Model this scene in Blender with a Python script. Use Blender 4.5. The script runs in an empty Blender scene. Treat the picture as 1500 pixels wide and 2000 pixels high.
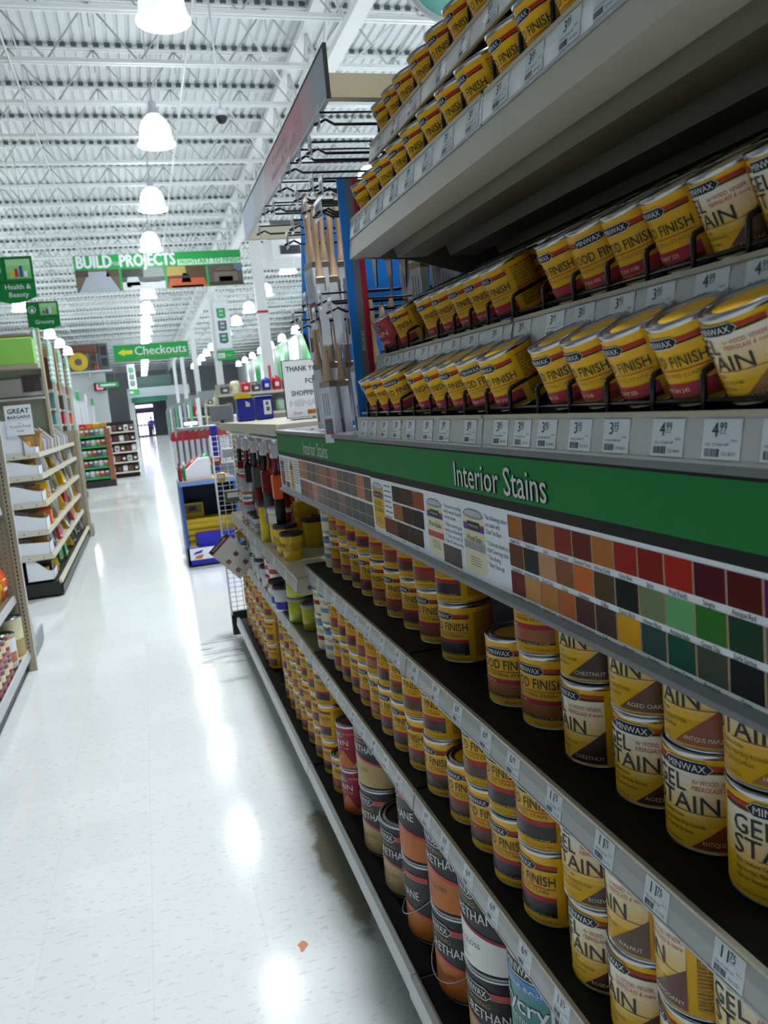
import bpy, math, random
from math import sin, cos, pi, radians
from mathutils import Vector, Matrix
random.seed(11)
sc = bpy.context.scene
COL = sc.collection

# ---------------------------------------------------------------- camera, world, exposure
cam_d = bpy.data.cameras.new('camera'); cam = bpy.data.objects.new('camera', cam_d); COL.objects.link(cam)
cam_d.sensor_fit = 'VERTICAL'; cam_d.sensor_height = 24.0; cam_d.sensor_width = 18.0
cam_d.lens = 24.0 * 1590 / 2000
cam_d.clip_start = 0.05; cam_d.clip_end = 300
def cam_matrix(yaw, pit, rol, loc):
    f = Vector((sin(yaw)*cos(pit), cos(yaw)*cos(pit), sin(pit)))
    rt = Vector((cos(yaw), -sin(yaw), 0)); up = rt.cross(f)
    r = cos(rol)*rt + sin(rol)*up; u = -sin(rol)*rt + cos(rol)*up
    m = Matrix(((r.x, u.x, -f.x, loc[0]), (r.y, u.y, -f.y, loc[1]), (r.z, u.z, -f.z, loc[2]), (0, 0, 0, 1)))
    return m
cam.matrix_world = cam_matrix(radians(15.8), radians(-7.9), radians(-5.4), (0, 0, 1.45))
cam_d.dof.use_dof = True; cam_d.dof.focus_distance = 1.3; cam_d.dof.aperture_fstop = 7.0
sc.camera = cam
W = bpy.data.worlds.new('world'); sc.world = W; W.use_nodes = True
W.node_tree.nodes['Background'].inputs[0].default_value = (0.75, 0.85, 1.0, 1)
W.node_tree.nodes['Background'].inputs[1].default_value = 0.25
sc.view_settings.view_transform = 'Standard'; sc.view_settings.look = 'None'
sc.view_settings.exposure = 0.6; sc.view_settings.gamma = 1.0
LAMP_W = 18.0           # all-round light of each high-bay lamp
LAMP_DOWN = 400.0       # light thrown downwards by its reflector
LAMP_COL = (0.93, 0.965, 1.0)
GLOW = 10.0              # glow of the lamp shades
try:
    cy = sc.cycles
    cy.max_bounces = 6; cy.diffuse_bounces = 4; cy.glossy_bounces = 2; cy.transmission_bounces = 3
    cy.transparent_max_bounces = 4; cy.caustics_reflective = False; cy.caustics_refractive = False
    cy.sample_clamp_indirect = 4.0; cy.use_denoising = True; cy.adaptive_threshold = .02
except Exception:
    pass

# ---------------------------------------------------------------- materials
def lin(c):
    if isinstance(c, str):
        c = tuple(int(c[i:i+2], 16)/255 for i in (0, 2, 4))
    return tuple((x/12.92 if x <= .04045 else ((x+.055)/1.055)**2.4) for x in c) + (1,)
MATS = {}
def mat(name, col, rough=.5, metal=0., emit=0., spec=.5, noise=None):
    if name in MATS: return MATS[name]
    m = bpy.data.materials.new(name); m.use_nodes = True
    nt = m.node_tree; b = nt.nodes['Principled BSDF']
    b.inputs['Base Color'].default_value = lin(col); b.inputs['Roughness'].default_value = rough
    b.inputs['Metallic'].default_value = metal; b.inputs['Specular IOR Level'].default_value = spec
    if emit:
        b.inputs['Emission Color'].default_value = lin(col); b.inputs['Emission Strength'].default_value = emit
    if noise:
        sca, amt, stretch = noise
        tc = nt.nodes.new('ShaderNodeTexCoord'); mp = nt.nodes.new('ShaderNodeMapping')
        mp.inputs['Scale'].default_value = stretch
        nz = nt.nodes.new('ShaderNodeTexNoise'); nz.inputs['Scale'].default_value = sca; nz.inputs['Detail'].default_value = 4
        mx = nt.nodes.new('ShaderNodeMix'); mx.data_type = 'RGBA'
        c = lin(col)
        mx.inputs[6].default_value = tuple(x*(1-amt) for x in c[:3]) + (1,)
        mx.inputs[7].default_value = tuple(min(1, x*(1+amt)) for x in c[:3]) + (1,)
        nt.links.new(tc.outputs['Object'], mp.inputs[0]); nt.links.new(mp.outputs[0], nz.inputs[0])
        nt.links.new(nz.outputs[0], mx.inputs[0]); nt.links.new(mx.outputs[2], b.inputs['Base Color'])
    MATS[name] = m
    return m
WHITE = mat('white_paint', 'DDDFE0', .45)
CEIL = mat('deck_white', 'D9DEE0', .55)
STEELW = mat('joist_white', 'E2E5E5', .5)
STEELG = mat('joist_web_grey', 'B9BDBA', .5)
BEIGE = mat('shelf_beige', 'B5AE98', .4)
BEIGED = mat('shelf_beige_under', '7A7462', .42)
RAILW = mat('price_rail_white', 'B2B3B1', .35, spec=.35)
RAILG = mat('price_rail_grey', 'A8A7A2', .4)
TAGW = mat('tag_paper', 'DCE4EA', .5)
INK = mat('ink_black', '17181A', .5)
INKG = mat('ink_grey', '5A5E64', .5)
BLACKW = mat('wire_black', '0C0C0D', .3)
RUBBER = mat('mat_black', '0E0E0F', .6, spec=.25)
DARK = mat('panel_dark', '26241F', .6)
CHROME = mat('can_steel', 'A6A8AB', .26, 1.)
STEELD = mat('can_lid_steel', '8E9094', .3, 1.)
YEL = mat('label_yellow', 'E8B206', .42, spec=.3)
RAILT = mat('tray_rail_lit', 'E6E9EB', .3)  # upper tray rails, ceiling reflection put into the paler colour
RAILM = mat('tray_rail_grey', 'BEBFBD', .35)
BASEW = mat('base_rail_white', 'D4D8D8', .4)
YELD = mat('label_yellow_print', 'A47F0C', .4)
CREAM = mat('label_cream', 'E8E0B8', .45, spec=.3)
RED = mat('label_red', 'B8301C', .45, spec=.3)
PINK = mat('label_crimson', 'B0203A', .45, spec=.3)
BROWNI = mat('label_brown_ink', '5C4310', .4)
LOGOK = mat('logo_black', '1A1B20', .45, spec=.3)
LOGOW = mat('logo_silver', 'D8D9DC', .35)
ORANGEL = mat('label_orange', 'CF5A1E', .4)
GREEN = mat('sign_green', '067C34', .55, spec=.25)
GREENB = mat('banner_green', '12A04A', .45)
BOARDW = mat('board_white', 'F0F4FC', .5, spec=.3)
BOARDK = mat('board_black', '151415', .55, spec=.25)
BOARDG = mat('board_grey', '77787A', .4)
WOODL = mat('brush_wood', 'CFAE8C', .5, noise=(8, .15, (1, 1, .2)))
BLUEP = mat('blue_panel', '0F74C8', .45)
REDP = mat('red_panel', 'A81E34', .45)
BLUEB = mat('bin_blue', '1E4E9C', .4)
BLUED = mat('bucket_blue', '14239A', .35)
NAVY = mat('bin_inside_navy', '0D1A3C', .6)
YELB = mat('tub_yellow', 'E0BE10', .35)
CARD = mat('cardboard', 'B08A55', .7)
CARDW = mat('card_white', 'E4E8F0', .55)
REDB = mat('plastic_red', 'C01E2C', .35)
ORNG = mat('plastic_orange', 'F0601C', .35)
GREY = mat('plastic_grey', '8C9298', .4)
GREYL = mat('plastic_light_grey', 'C4CAD0', .35)
LILAC = mat('tag_plastic', 'CFCADF', .2)
GREENP = mat('plastic_green', '1E9A50', .35)
LIME = mat('lime_green', '98D860', .45)
KICK = mat('kick_black', '1E1D1D', .4)
BROWNW = mat('wood_brown', '8A5030', .5, noise=(6, .15, (1, 1, .2)))
LIMEC = mat('tin_lime', 'B4B818', .35)
TAN = mat('label_tan', 'B5A06A', .45, spec=.3)
AMBER = mat('label_amber', 'C2702E', .45, spec=.3)
RUST = mat('label_rust', '8A3A18', .35)
REDLAB = mat('label_dark_red', '9C1A2C', .45, spec=.3)
GOLDI = mat('ink_gold', 'A07C28', .4)
TEAL = mat('label_teal', '0E7A78', .32)
SKYB = mat('label_blue', '2A80C8', .35)
SLATEB = mat('label_slate_blue', '5E88A8', .4)
PINKR = mat('ink_red', 'C04848', .4)

# ---------------------------------------------------------------- geometry helpers
_FC = {}
def glyphs(s, bold=0.0):
    k = (s, bold)
    if k in _FC: return _FC[k]
    cu = bpy.data.curves.new('tmp_text', 'FONT'); cu.body = s; cu.size = 1.0; cu.resolution_u = 2; cu.offset = bold
    ob = bpy.data.objects.new('tmp_text', cu); COL.objects.link(ob)
    dg = bpy.context.evaluated_depsgraph_get(); me = ob.evaluated_get(dg).to_mesh()
    vs = [(v.co.x, v.co.y) for v in me.vertices]; fs = [tuple(p.vertices) for p in me.polygons]
    ob.evaluated_get(dg).to_mesh_clear()
    bpy.data.objects.remove(ob); bpy.data.curves.remove(cu)
    if vs:
        x0 = min(v[0] for v in vs); x1 = max(v[0] for v in vs)
    else: x0, x1 = 0, 1
    vs = [(v[0]-x0, v[1]) for v in vs]
    _FC[k] = (vs, fs, x1-x0)
    return _FC[k]
def plane(o, u, v, n=None, off=0.):
    o = Vector(o); u = Vector(u); v = Vector(v); n = u.cross(v).normalized()
    return lambda a, b, d=0.: o + u*a + v*b + n*(d+off)
class MB:
    def __init__(s): s.v = []; s.f = []; s.fm = []; s.sm = []; s.m = []
    def mi(s, m):
        if m not in s.m: s.m.append(m)
        return s.m.index(m)
    def add(s, vs, fs, m, smooth=False):
        n = len(s.v); i = s.mi(m); s.v += [tuple(v) for v in vs]
        for f in fs: s.f.append(tuple(n+k for k in f)); s.fm.append(i); s.sm.append(smooth)
    def poly(s, pts, m): s.add(pts, [tuple(range(len(pts)))], m)
    def box(s, x0, x1, y0, y1, z0, z1, m):
        vs = [(x, y, z) for z in (z0, z1) for y in (y0, y1) for x in (x0, x1)]
        s.add(vs, [(0, 2, 3, 1), (4, 5, 7, 6), (0, 1, 5, 4), (2, 6, 7, 3), (0, 4, 6, 2), (1, 3, 7, 5)], m)
    def bbox(s, x0, x1, y0, y1, z0, z1, m, b=.004):
        # box with chamfered vertical and horizontal edges: three nested slabs
        vs = []
        for z, d in ((z0, b), (z0+b, 0), (z1-b, 0), (z1, b)):
            vs += [(x0+d+b*(1 if d == 0 else 0)*0, y0+d, z), (x1-d, y0+d, z), (x1-d, y1-d, z), (x0+d, y1-d, z)]
        fs = [(3, 2, 1, 0), (12, 13, 14, 15)]
        for k in range(3):
            for i in range(4):
                a = k*4+i; c = k*4+(i+1) % 4
                fs.append((a, c, c+4, a+4))
        s.add(vs, fs, m)
    def prism(s, pts, d, m):
        # pts: planar loop, d: extrude vector
        n = len(pts); d = Vector(d); a = [Vector(p) for p in pts]; b = [p+d for p in a]
        fs = [tuple(range(n))[::-1], tuple(range(n, 2*n))] + [(i, (i+1) % n, n+(i+1) % n, n+i) for i in range(n)]
        s.add(a+b, fs, m)
    def lathe(s, prof, n, mats, c=(0, 0, 0), cap=True, smooth=True, ax=None):
        # prof: list of (r,z); mats: one material or one per segment
        vs = []
        for r, z in prof:
            for i in range(n):
                a = 2*pi*i/n; p = Vector((r*cos(a), r*sin(a), z))
                if ax is not None: p = ax @ p
                vs.append(p+Vector(c))
        base = len(s.v); s.v += [tuple(v) for v in vs]
        for k in range(len(prof)-1):
            m = mats[k] if isinstance(mats, (list, tuple)) else mats
            i_ = s.mi(m)
            for i in range(n):
                j = (i+1) % n
                s.f.append((base+k*n+i, base+k*n+j, base+(k+1)*n+j, base+(k+1)*n+i)); s.fm.append(i_); s.sm.append(smooth)
        if cap:
            m0 = mats[0] if isinstance(mats, (list, tuple)) else mats
            m1 = mats[-1] if isinstance(mats, (list, tuple)) else mats
            s.f.append(tuple(base+i for i in range(n))[::-1]); s.fm.append(s.mi(m0)); s.sm.append(False)
            k = (len(prof)-1)*n
            s.f.append(tuple(base+k+i for i in range(n))); s.fm.append(s.mi(m1)); s.sm.append(False)
    def tube(s, path, r, m, n=6, closed=False):
        P = [Vector(p) for p in path]; rings = []
        for i, p in enumerate(P):
            a = P[max(i-1, 0)] if not closed else P[i-1]
            b = P[min(i+1, len(P)-1)] if not closed else P[(i+1) % len(P)]
            t = (b-a).normalized()
            ref = Vector((0, 0, 1)) if abs(t.z) < .9 else Vector((1, 0, 0))
            u = t.cross(ref).normalized(); w = t.cross(u)
            rr = r[i] if isinstance(r, (list, tuple)) else r
            rings.append([p+(u*cos(2*pi*k/n)+w*sin(2*pi*k/n))*rr for k in range(n)])
        vs = [q for ring in rings for q in ring]; L = len(P); fs = []
        for i in range(L if closed else L-1):
            for k in range(n):
                fs.append((i*n+k, i*n+(k+1) % n, ((i+1) % L)*n+(k+1) % n, ((i+1) % L)*n+k))
        if not closed: fs += [tuple(range(n))[::-1], tuple((L-1)*n+k for k in range(n))]
        s.add(vs, fs, m, True)
    def text(s, t, fn, size, m, u=0., v=0., xs=1., align='l', bold=0., d=0., shear=0., fit=None):
        vs, fs, w = glyphs(t)
        if fit: xs = fit/(w*size)
        o = u - (w*size*xs/2 if align == 'c' else (w*size*xs if align == 'r' else 0))
        e = bold*size*.9
        for q, (du, dv) in enumerate(((0, 0),) if bold < .004 else ((-e, 0), (e, 0), (0, e*.8), (0, -e*.8)) if bold > .015 else ((-e, 0), (e, 0))):
            s.add([fn(o+du+(p[0]+shear*p[1])*size*xs, v+dv+p[1]*size, d+q*max(.00006, size*.004)) for p in vs], fs, m)
    def rect(s, fn, u0, u1, v0, v1, m, d=0., n=1):
        vs = []; fs = []
        for i in range(n+1):
            u = u0+(u1-u0)*i/n; vs += [fn(u, v0, d), fn(u, v1, d)]
        for i in range(n): fs.append((2*i, 2*i+2, 2*i+3, 2*i+1))
        s.add(vs, fs, m, n > 1)
    def strip(s, fn, u0, u1, lo, hi, m, d=0., n=8):
        vs = []; fs = []
        for i in range(n+1):
            u = u0+(u1-u0)*i/n; vs += [fn(u, lo(u), d), fn(u, max(lo(u), hi(u)), d)]
        for i in range(n): fs.append((2*i, 2*i+2, 2*i+3, 2*i+1))
        s.add(vs, fs, m, True)
    def mesh(s, name):
        me = bpy.data.meshes.new(name); me.from_pydata(s.v, [], s.f)
        for m in s.m: me.materials.append(m)
        me.polygons.foreach_set('material_index', s.fm); me.polygons.foreach_set('use_smooth', s.sm); me.update()
        return me
    def build(s, name, parent=None, loc=None):
        o = bpy.data.objects.new(name, s.mesh(name)); COL.objects.link(o)
        if parent: o.parent = parent
        if loc: o.location = loc
        return o
def tag(o, label, cat, group=None):
    o['label'] = label; o['category'] = cat
    if group: o['group'] = group
    return o
def thing(name, label, cat, loc=(0, 0, 0), rz=0., group=None):
    o = bpy.data.objects.new(name, None); COL.objects.link(o); o.location = loc; o.rotation_euler = (0, 0, rz)
    o.empty_display_size = .05
    return tag(o, label, cat, group)
def struct(name, mb):
    o = mb.build(name); o['kind'] = 'structure'; return o
def inst(mesh, name, parent, loc=(0, 0, 0), rot=(0, 0, 0)):
    o = bpy.data.objects.new(name, mesh); COL.objects.link(o); o.parent = parent; o.location = loc; o.rotation_euler = rot
    return o
def copy_tree(o, parent=None):
    c = o.copy(); COL.objects.link(c)
    if parent: c.parent = parent
    for ch in list(o.children): copy_tree(ch, c)
    return c
ORD = ('first second third fourth fifth sixth seventh eighth ninth tenth eleventh twelfth thirteenth fourteenth fifteenth '
       'sixteenth seventeenth eighteenth nineteenth twentieth twenty-first twenty-second twenty-third twenty-fourth twenty-fifth '
       'twenty-sixth twenty-seventh twenty-eighth twenty-ninth thirtieth').split()
# ---------------------------------------------------------------- setting: floor, ceiling, walls, roof steel
def floor_material():
    m = bpy.data.materials.new('floor_tile'); m.use_nodes = True
    nt = m.node_tree; N = nt.nodes; L = nt.links; b = N['Principled BSDF']
    def nd(t, **k):
        n = N.new(t)
        for a, v in k.items(): setattr(n, a, v)
        return n
    def mth(op, a, c=None):
        n = nd('ShaderNodeMath', operation=op)
        for i, x in enumerate((a, c)):
            if x is None: continue
            if isinstance(x, (int, float)): n.inputs[i].default_value = x
            else: L.new(x, n.inputs[i])
        return n.outputs[0]
    tc = nd('ShaderNodeTexCoord'); sp = nd('ShaderNodeSeparateXYZ'); L.new(tc.outputs['Object'], sp.inputs[0])
    x, y = sp.outputs[0], sp.outputs[1]
    tx = mth('DIVIDE', mth('ADD', x, .158), .3048); ty = mth('DIVIDE', y, .3048)
    fx = mth('ABSOLUTE', mth('SUBTRACT', mth('FRACT', tx), .5)); fy = mth('ABSOLUTE', mth('SUBTRACT', mth('FRACT', ty), .5))
    grout = mth('GREATER_THAN', mth('MAXIMUM', fx, fy), .4955)
    cb = nd('ShaderNodeCombineXYZ'); L.new(mth('FLOOR', tx), cb.inputs[0]); L.new(mth('FLOOR', ty), cb.inputs[1])
    wn = nd('ShaderNodeTexWhiteNoise', noise_dimensions='2D'); L.new(cb.outputs[0], wn.inputs[0])
    n1 = nd('ShaderNodeTexNoise'); n1.inputs['Scale'].default_value = 55; n1.inputs['Detail'].default_value = 6
    mp = nd('ShaderNodeMapping'); mp.inputs['Scale'].default_value = (.55, 1.5, 1); L.new(tc.outputs['Object'], mp.inputs[0]); L.new(mp.outputs[0], n1.inputs[0])
    n2 = nd('ShaderNodeTexNoise'); n2.inputs['Scale'].default_value = 3.2; n2.inputs['Detail'].default_value = 5; L.new(tc.outputs['Object'], n2.inputs[0])
    flecks = mth('GREATER_THAN', n1.outputs[0], .615)
    # grime that has collected along the foot of the shelving (a stain with its own shape)
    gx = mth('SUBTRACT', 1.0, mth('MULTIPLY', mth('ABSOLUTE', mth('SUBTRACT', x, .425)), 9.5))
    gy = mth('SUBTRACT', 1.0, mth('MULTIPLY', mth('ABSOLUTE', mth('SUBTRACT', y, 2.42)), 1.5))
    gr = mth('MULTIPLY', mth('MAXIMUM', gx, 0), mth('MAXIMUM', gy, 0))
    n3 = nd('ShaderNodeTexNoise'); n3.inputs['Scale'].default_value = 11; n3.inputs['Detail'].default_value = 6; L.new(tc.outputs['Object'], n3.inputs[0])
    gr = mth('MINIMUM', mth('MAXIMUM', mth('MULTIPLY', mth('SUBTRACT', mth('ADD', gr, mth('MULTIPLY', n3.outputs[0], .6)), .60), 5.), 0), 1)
    # scuff marks by the end of the gondola
    sx = mth('LESS_THAN', mth('ABSOLUTE', mth('SUBTRACT', x, .27)), .15)
    sy = mth('LESS_THAN', mth('ABSOLUTE', mth('SUBTRACT', y, 5.0)), .30)
    n4 = nd('ShaderNodeTexNoise'); n4.inputs['Scale'].default_value = 6; n4.inputs['Detail'].default_value = 3
    mp4 = nd('ShaderNodeMapping'); mp4.inputs['Scale'].default_value = (.7, 4, 1); L.new(tc.outputs['Object'], mp4.inputs[0]); L.new(mp4.outputs[0], n4.inputs[0])
    scuff = mth('MULTIPLY', mth('MULTIPLY', sx, sy), mth('GREATER_THAN', n4.outputs[0], .56))
    def mix(fac, a, c):
        n = nd('ShaderNodeMix', data_type='RGBA')
        if isinstance(fac, (int, float)): n.inputs[0].default_value = fac
        else: L.new(fac, n.inputs[0])
        for k, v in ((6, a), (7, c)):
            if isinstance(v, tuple): n.inputs[k].default_value = v
            else: L.new(v, n.inputs[k])
        return n.outputs[2]
    col = mix(wn.outputs[0], lin('E0E4E5'), lin('E4E8E8'))
    col = mix(mth('MULTIPLY', n2.outputs[0], .3), col, lin('D2D8D4'))
    col = mix(mth('MULTIPLY', flecks, .36), col, lin('B4B4A8'))
    col = mix(mth('MULTIPLY', grout, .14), col, lin('98A09E'))
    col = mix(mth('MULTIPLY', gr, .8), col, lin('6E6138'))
    col = mix(mth('MULTIPLY', scuff, .55), col, lin('5E5A50'))
    L.new(col, b.inputs['Base Color'])
    rg = mth('ADD', .05, mth('MULTIPLY', n2.outputs[0], .11)); L.new(rg, b.inputs['Roughness'])
    b.inputs['Specular IOR Level'].default_value = .42
    bp = nd('ShaderNodeBump'); bp.inputs['Strength'].default_value = .035; bp.inputs['Distance'].default_value = .02
    n5 = nd('ShaderNodeTexNoise'); n5.inputs['Scale'].default_value = 4.5; n5.inputs['Detail'].default_value = 3; L.new(tc.outputs['Object'], n5.inputs[0])
    L.new(n5.outputs[0], bp.inputs['Height']); L.new(bp.outputs[0], b.inputs['Normal'])
    return m
fl = MB(); fl.box(-14, 12, -8, 90, -.05, 0, floor_material()); struct('floor', fl)
# small dried drip on the tiles
d = MB(); P = [(.012*(1+.35*sin(3*a+1))*cos(a), .02*(1+.3*sin(2*a))*sin(a)) for a in [2*pi*k/14 for k in range(14)]]
dr = mat('drip_orange', 'D08458', .6)
d.prism([(p[0], p[1], .0005) for p in P], (0, 0, .0012), dr)
tag(d.build('paint_drip', loc=(.235, 2.05, 0)), 'small dried orange drip on the white floor tiles', 'drip')

# roof deck: trapezoid flutes running down the store
dk = MB(); prof = []; x = -14.0
while x < 12.2:
    prof += [(x, 7.15), (x+.095, 7.15), (x+.11, 7.19), (x+.145, 7.19)]; x += .16
vs = [(p[0], yy, p[1]) for yy in (-8, 90) for p in prof]; n = len(prof)
dk.add(vs, [(i, i+1, n+i+1, n+i) for i in range(n-1)], CEIL)
dk.box(-14, 12.2, -8, 90, 7.23, 7.3, CEIL)
struct('ceiling', dk)
WALLC = mat('wall_pale', 'C6CBCC', .6); BRICKB = mat('wall_band_brown', '8A5A50', .7, noise=(3, .2, (1, 1, 6)))
def wall(name, x0, x1, y0, y1, z0, z1, m=WALLC):
    w = MB(); w.box(x0, x1, y0, y1, z0, z1, m); return struct(name, w)
wall('wall_back', -14, 12, 86, 86.2, 0, 7.2, mat('wall_grey', '9EA4A6', .6))
wall('wall_front', -14, 12, -8.2, -8, 0, 7.2)
wall('wall_left', -14.2, -14, -8, 86, 0, 7.2)
wall('wall_right', 12, 12.2, -8, 86, 0, 7.2)
w = MB(); w.box(-14, -1.75, 52, 52.2, 0, 5.7, WALLC); w.box(-14, -1.75, 51.9, 52.25, 5.7, 6.25, BRICKB); struct('wall_side', w)

# open-web roof joists across the store
def joist():
    j = MB()
    for zz, t in ((6.28, .05), (7.06, .05)):
        for yy in (-.06, .015): j.box(-13.9, 11.9, yy, yy+.045, zz, zz+t, STEELW)
    x = -13.8; up = True
    while x < 11.3:
        a, b_ = (6.31, 7.07) if up else (7.07, 6.31)
        j.tube([(x, 0, a), (x+.6, 0, b_)], .013, STEELG, 5)
        if up: j.tube([(x+.6, 0, 7.07), (x+.6, 0, 6.75)], .008, STEELG, 4)
        x += .6; up = not up
    x = -13.9      # dark blocks added for the shade in the flute openings over the top chord
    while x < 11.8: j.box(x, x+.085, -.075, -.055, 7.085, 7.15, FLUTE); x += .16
    return j
FLUTE = mat('flute_shade', '525C60', .7)  # colour of the shade seen inside the deck flutes
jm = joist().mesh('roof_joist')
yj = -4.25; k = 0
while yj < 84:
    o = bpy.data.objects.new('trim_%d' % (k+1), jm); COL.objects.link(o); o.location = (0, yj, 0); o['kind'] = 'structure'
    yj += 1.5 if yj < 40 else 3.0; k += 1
# bridging rods and the long girder
br = MB()
for xx in (-9, -6.9, -4.8, -2.9, -1.05, 1.2, 5.6, 7.6, 9.6): br.tube([(xx, -7, 6.27), (xx, 85, 6.27)], .014, STEELW, 5)
for xx in (-3.0, -1.05, .95, 3.4): br.tube([(xx, -7, 7.0), (xx, 85, 7.0)], .011, STEELW, 4)
struct('trim_90', br)
gd = MB()
gd.box(3.0, 3.2, -7.9, 85.9, 6.0, 6.10, STEELW); gd.box(3.0, 3.2, -7.9, 85.9, 6.95, 7.05, STEELW)
y = -7.5; up = True
while y < 84:
    gd.tube([(3.1, y, 6.1 if up else 6.95), (3.1, y+.75, 6.95 if up else 6.1)], .028, STEELW, 5); y += .75; up = not up
struct('trim_91', gd)
# diagonal wind bracing seen under the deck beside the girder
bc = MB(); y = 6.0
while y < 40:
    bc.tube([(1.9, y, 6.95), (3.05, y+1.5, 6.2)], .016, STEELW, 5); bc.tube([(3.15, y+1.5, 6.2), (4.4, y, 6.95)], .016, STEELW, 5); y += 3.0
struct('trim_92', bc)
# columns
RIM = mat('column_red_mark', 'B02030', .5)
for i, (cx, cy_) in enumerate(((3.1, 20), (3.1, 32.3), (3.1, 44.8), (3.1, 57.3), (3.1, 70), (-7.5, 20), (-7.5, 40))):
    c = MB(); c.box(cx-.125, cx+.125, cy_-.125, cy_+.125, 0, 6.0, WHITE)
    c.box(cx-.25, cx+.25, cy_-.25, cy_+.25, 0, .02, WHITE); c.box(cx-.2, cx+.2, cy_-.2, cy_+.2, 5.95, 6.0, WHITE)
    if i == 0: c.box(cx-.127, cx+.127, cy_-.127, cy_+.127, 3.74, 3.80, RIM); c.box(cx-.03, cx+.03, cy_-.1275, cy_-.125, 1.7, 2.5, PINKR)
    struct('trim_%d' % (60+i), c)

# ---------------------------------------------------------------- high-bay lamps
SHADE = mat('lamp_shade_glow', 'F2FAFF', .3, emit=GLOW); SKIRT = mat('lamp_skirt_glow', 'CDE4EE', .25, emit=.75)
RIMG = mat('lamp_rim_glow', 'F4FCFF', .3, emit=2.2); INNER = mat('lamp_inner_glow', 'CFE4F0', .3, emit=.55)
HOUS = mat('lamp_housing', 'C9C9D4', .4)
def lamp_proto():
    t = thing('high_bay_lamp', '', 'lamp')
    s = MB()
    s.lathe([(.07, .385), (.12, .375), (.175, .315), (.205, .235), (.225, .15)], 24, SHADE, cap=False)
    s.lathe([(.225, .15), (.247, .06), (.255, .028)], 24, SKIRT, cap=False)
    s.lathe([(.255, .028), (.27, .018), (.27, 0), (.25, 0), (.243, .02)], 24, RIMG, cap=False)
    s.lathe([(.243, .02), (.235, .08), (.215, .15), (.19, .235), (.155, .305), (.07, .355)], 24, INNER, cap=False)
    s.build('shade', t)
    b = MB(); b.lathe([(.02, .12), (.055, .14), (.06, .22), (.045, .3), (.03, .36)], 12, SHADE); b.build('bulb', t)
    h = MB(); h.lathe([(.05, .375), (.09, .385), (.095, .42), (.06, .45), (.06, .56), (.04, .6)], 16, HOUS); h.build('ballast_housing', t)
    st = MB(); st.tube([(0, 0, .59), (0, 0, .86)], .012, STEELG, 6); st.tube([(0, 0, .86), (.03, 0, .9), (0, 0, .94), (-.02, 0, .9), (0, 0, .86)], .006, STEELG, 5); st.tube([(0, 0, .93), (0, 0, 1.84)], .006, STEELG, 5); st.build('hanger', t)
    return t
ld = bpy.data.lights.new('lamp_light', 'POINT'); ld.energy = LAMP_W; ld.color = LAMP_COL; ld.shadow_soft_size = .16
ls = bpy.data.lights.new('lamp_downlight', 'SPOT'); ls.energy = LAMP_DOWN; ls.color = LAMP_COL; ls.shadow_soft_size = .16; ls.spot_size = radians(100); ls.spot_blend = 1.0
lp = lamp_proto(); first = True
l = bpy.data.objects.new('lamp_downlight', ls); COL.objects.link(l); l.parent = lp; l.location = (0, 0, -.16)
l = bpy.data.objects.new('lamp_light', ld); COL.objects.link(l); l.parent = lp; l.location = (0, 0, -.14)
ROWS = ((.715, 1.28, 3.79, 22, 'over the main aisle', 'lamps over the main aisle'),
        (4.65, 1.8, 4.5, 16, 'in the row just beyond the white columns', 'lamps in the row past the columns'),
        (8.5, 3.5, 4.5, 16, 'in the row beside the green wall panels', 'lamps in the row by the far side wall'),
        (-3.3, 20.2, 4.5, 7, 'over the shelving opposite the stain cans', 'lamps over the shelving across the aisle'),
        (-7.4, 17.5, 4.5, 7, 'in the outermost row opposite the stain cans', 'lamps in the outer row across the aisle'))
for (lx, y0, dy, cnt, where, grp) in ROWS:
    for k in range(-1, cnt):
        o = lp if first else copy_tree(lp); first = False
        o.location = (lx, y0+k*dy, 5.35); o['group'] = grp
        o['label'] = 'glowing bell lamp %s, %s from the camera end' % (where, ORD[k+1])
# ---------------------------------------------------------------- cans
def cylmap(r):
    return lambda u, v, d=0.: Vector((-(r+.0004+d)*cos(u/r), -(r+.0004+d)*sin(u/r), v))
def can_shell(r, h, side, mid=None, n=40):
    b = MB()
    e = min(1, h/.125)
    prof = [(r*.94, .0015), (r*1.0, 0), (r*1.016, .0015), (r*1.016, .0035*e), (r, .005*e), (r, h-.0085*e), (r*1.016, h-.007*e), (r*1.022, h-.003*e), (r*1.015, h), (r*.96, h-.0005)]
    b.lathe(prof, n, [CHROME]*4+[side]+[CHROME]*4, cap=False)
    b.lathe([(r*.94, .002), (.001, .003)], n, CHROME, cap=False)
    return b
def can_lid(r, h, disc=YEL, n=40):
    b = MB(); g = .0045 if h > .1 else .0016
    b.lathe([(r*.96, h-.0005), (r*.95, h-g), (r*.87, h-g), (r*.86, h-.0005), (r*.80, h-.0005), (r*.785, h-g*1.1), (r*.68, h-g*1.1)], n, STEELD, cap=False)
    b.lathe([(r*.68, h-g*1.1), (r*.66, h-g), (.001, h-g)], n, disc, cap=False)
    return b
def logo(b, f, r, v, w, hgt, txt='MINWAX'):
    # black lozenge with silver outline and name
    for (ww, hh, m, d) in ((w, hgt, LOGOW, .0006), (w*.965, hgt*.84, LOGOK, .0009)):
        tip = hh*.55
        b.strip(f, -ww/2, ww/2, lambda u: v-hh/2*min(1, (ww/2-abs(u))/tip+.12), lambda u: v+hh/2*min(1, (ww/2-abs(u))/tip+.12), m, d, 20)
    b.text(txt, f, hgt*.78, LOGOW, 0, v-hgt*.27, align='c', d=.0013, fit=w*.76, bold=.012)
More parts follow.
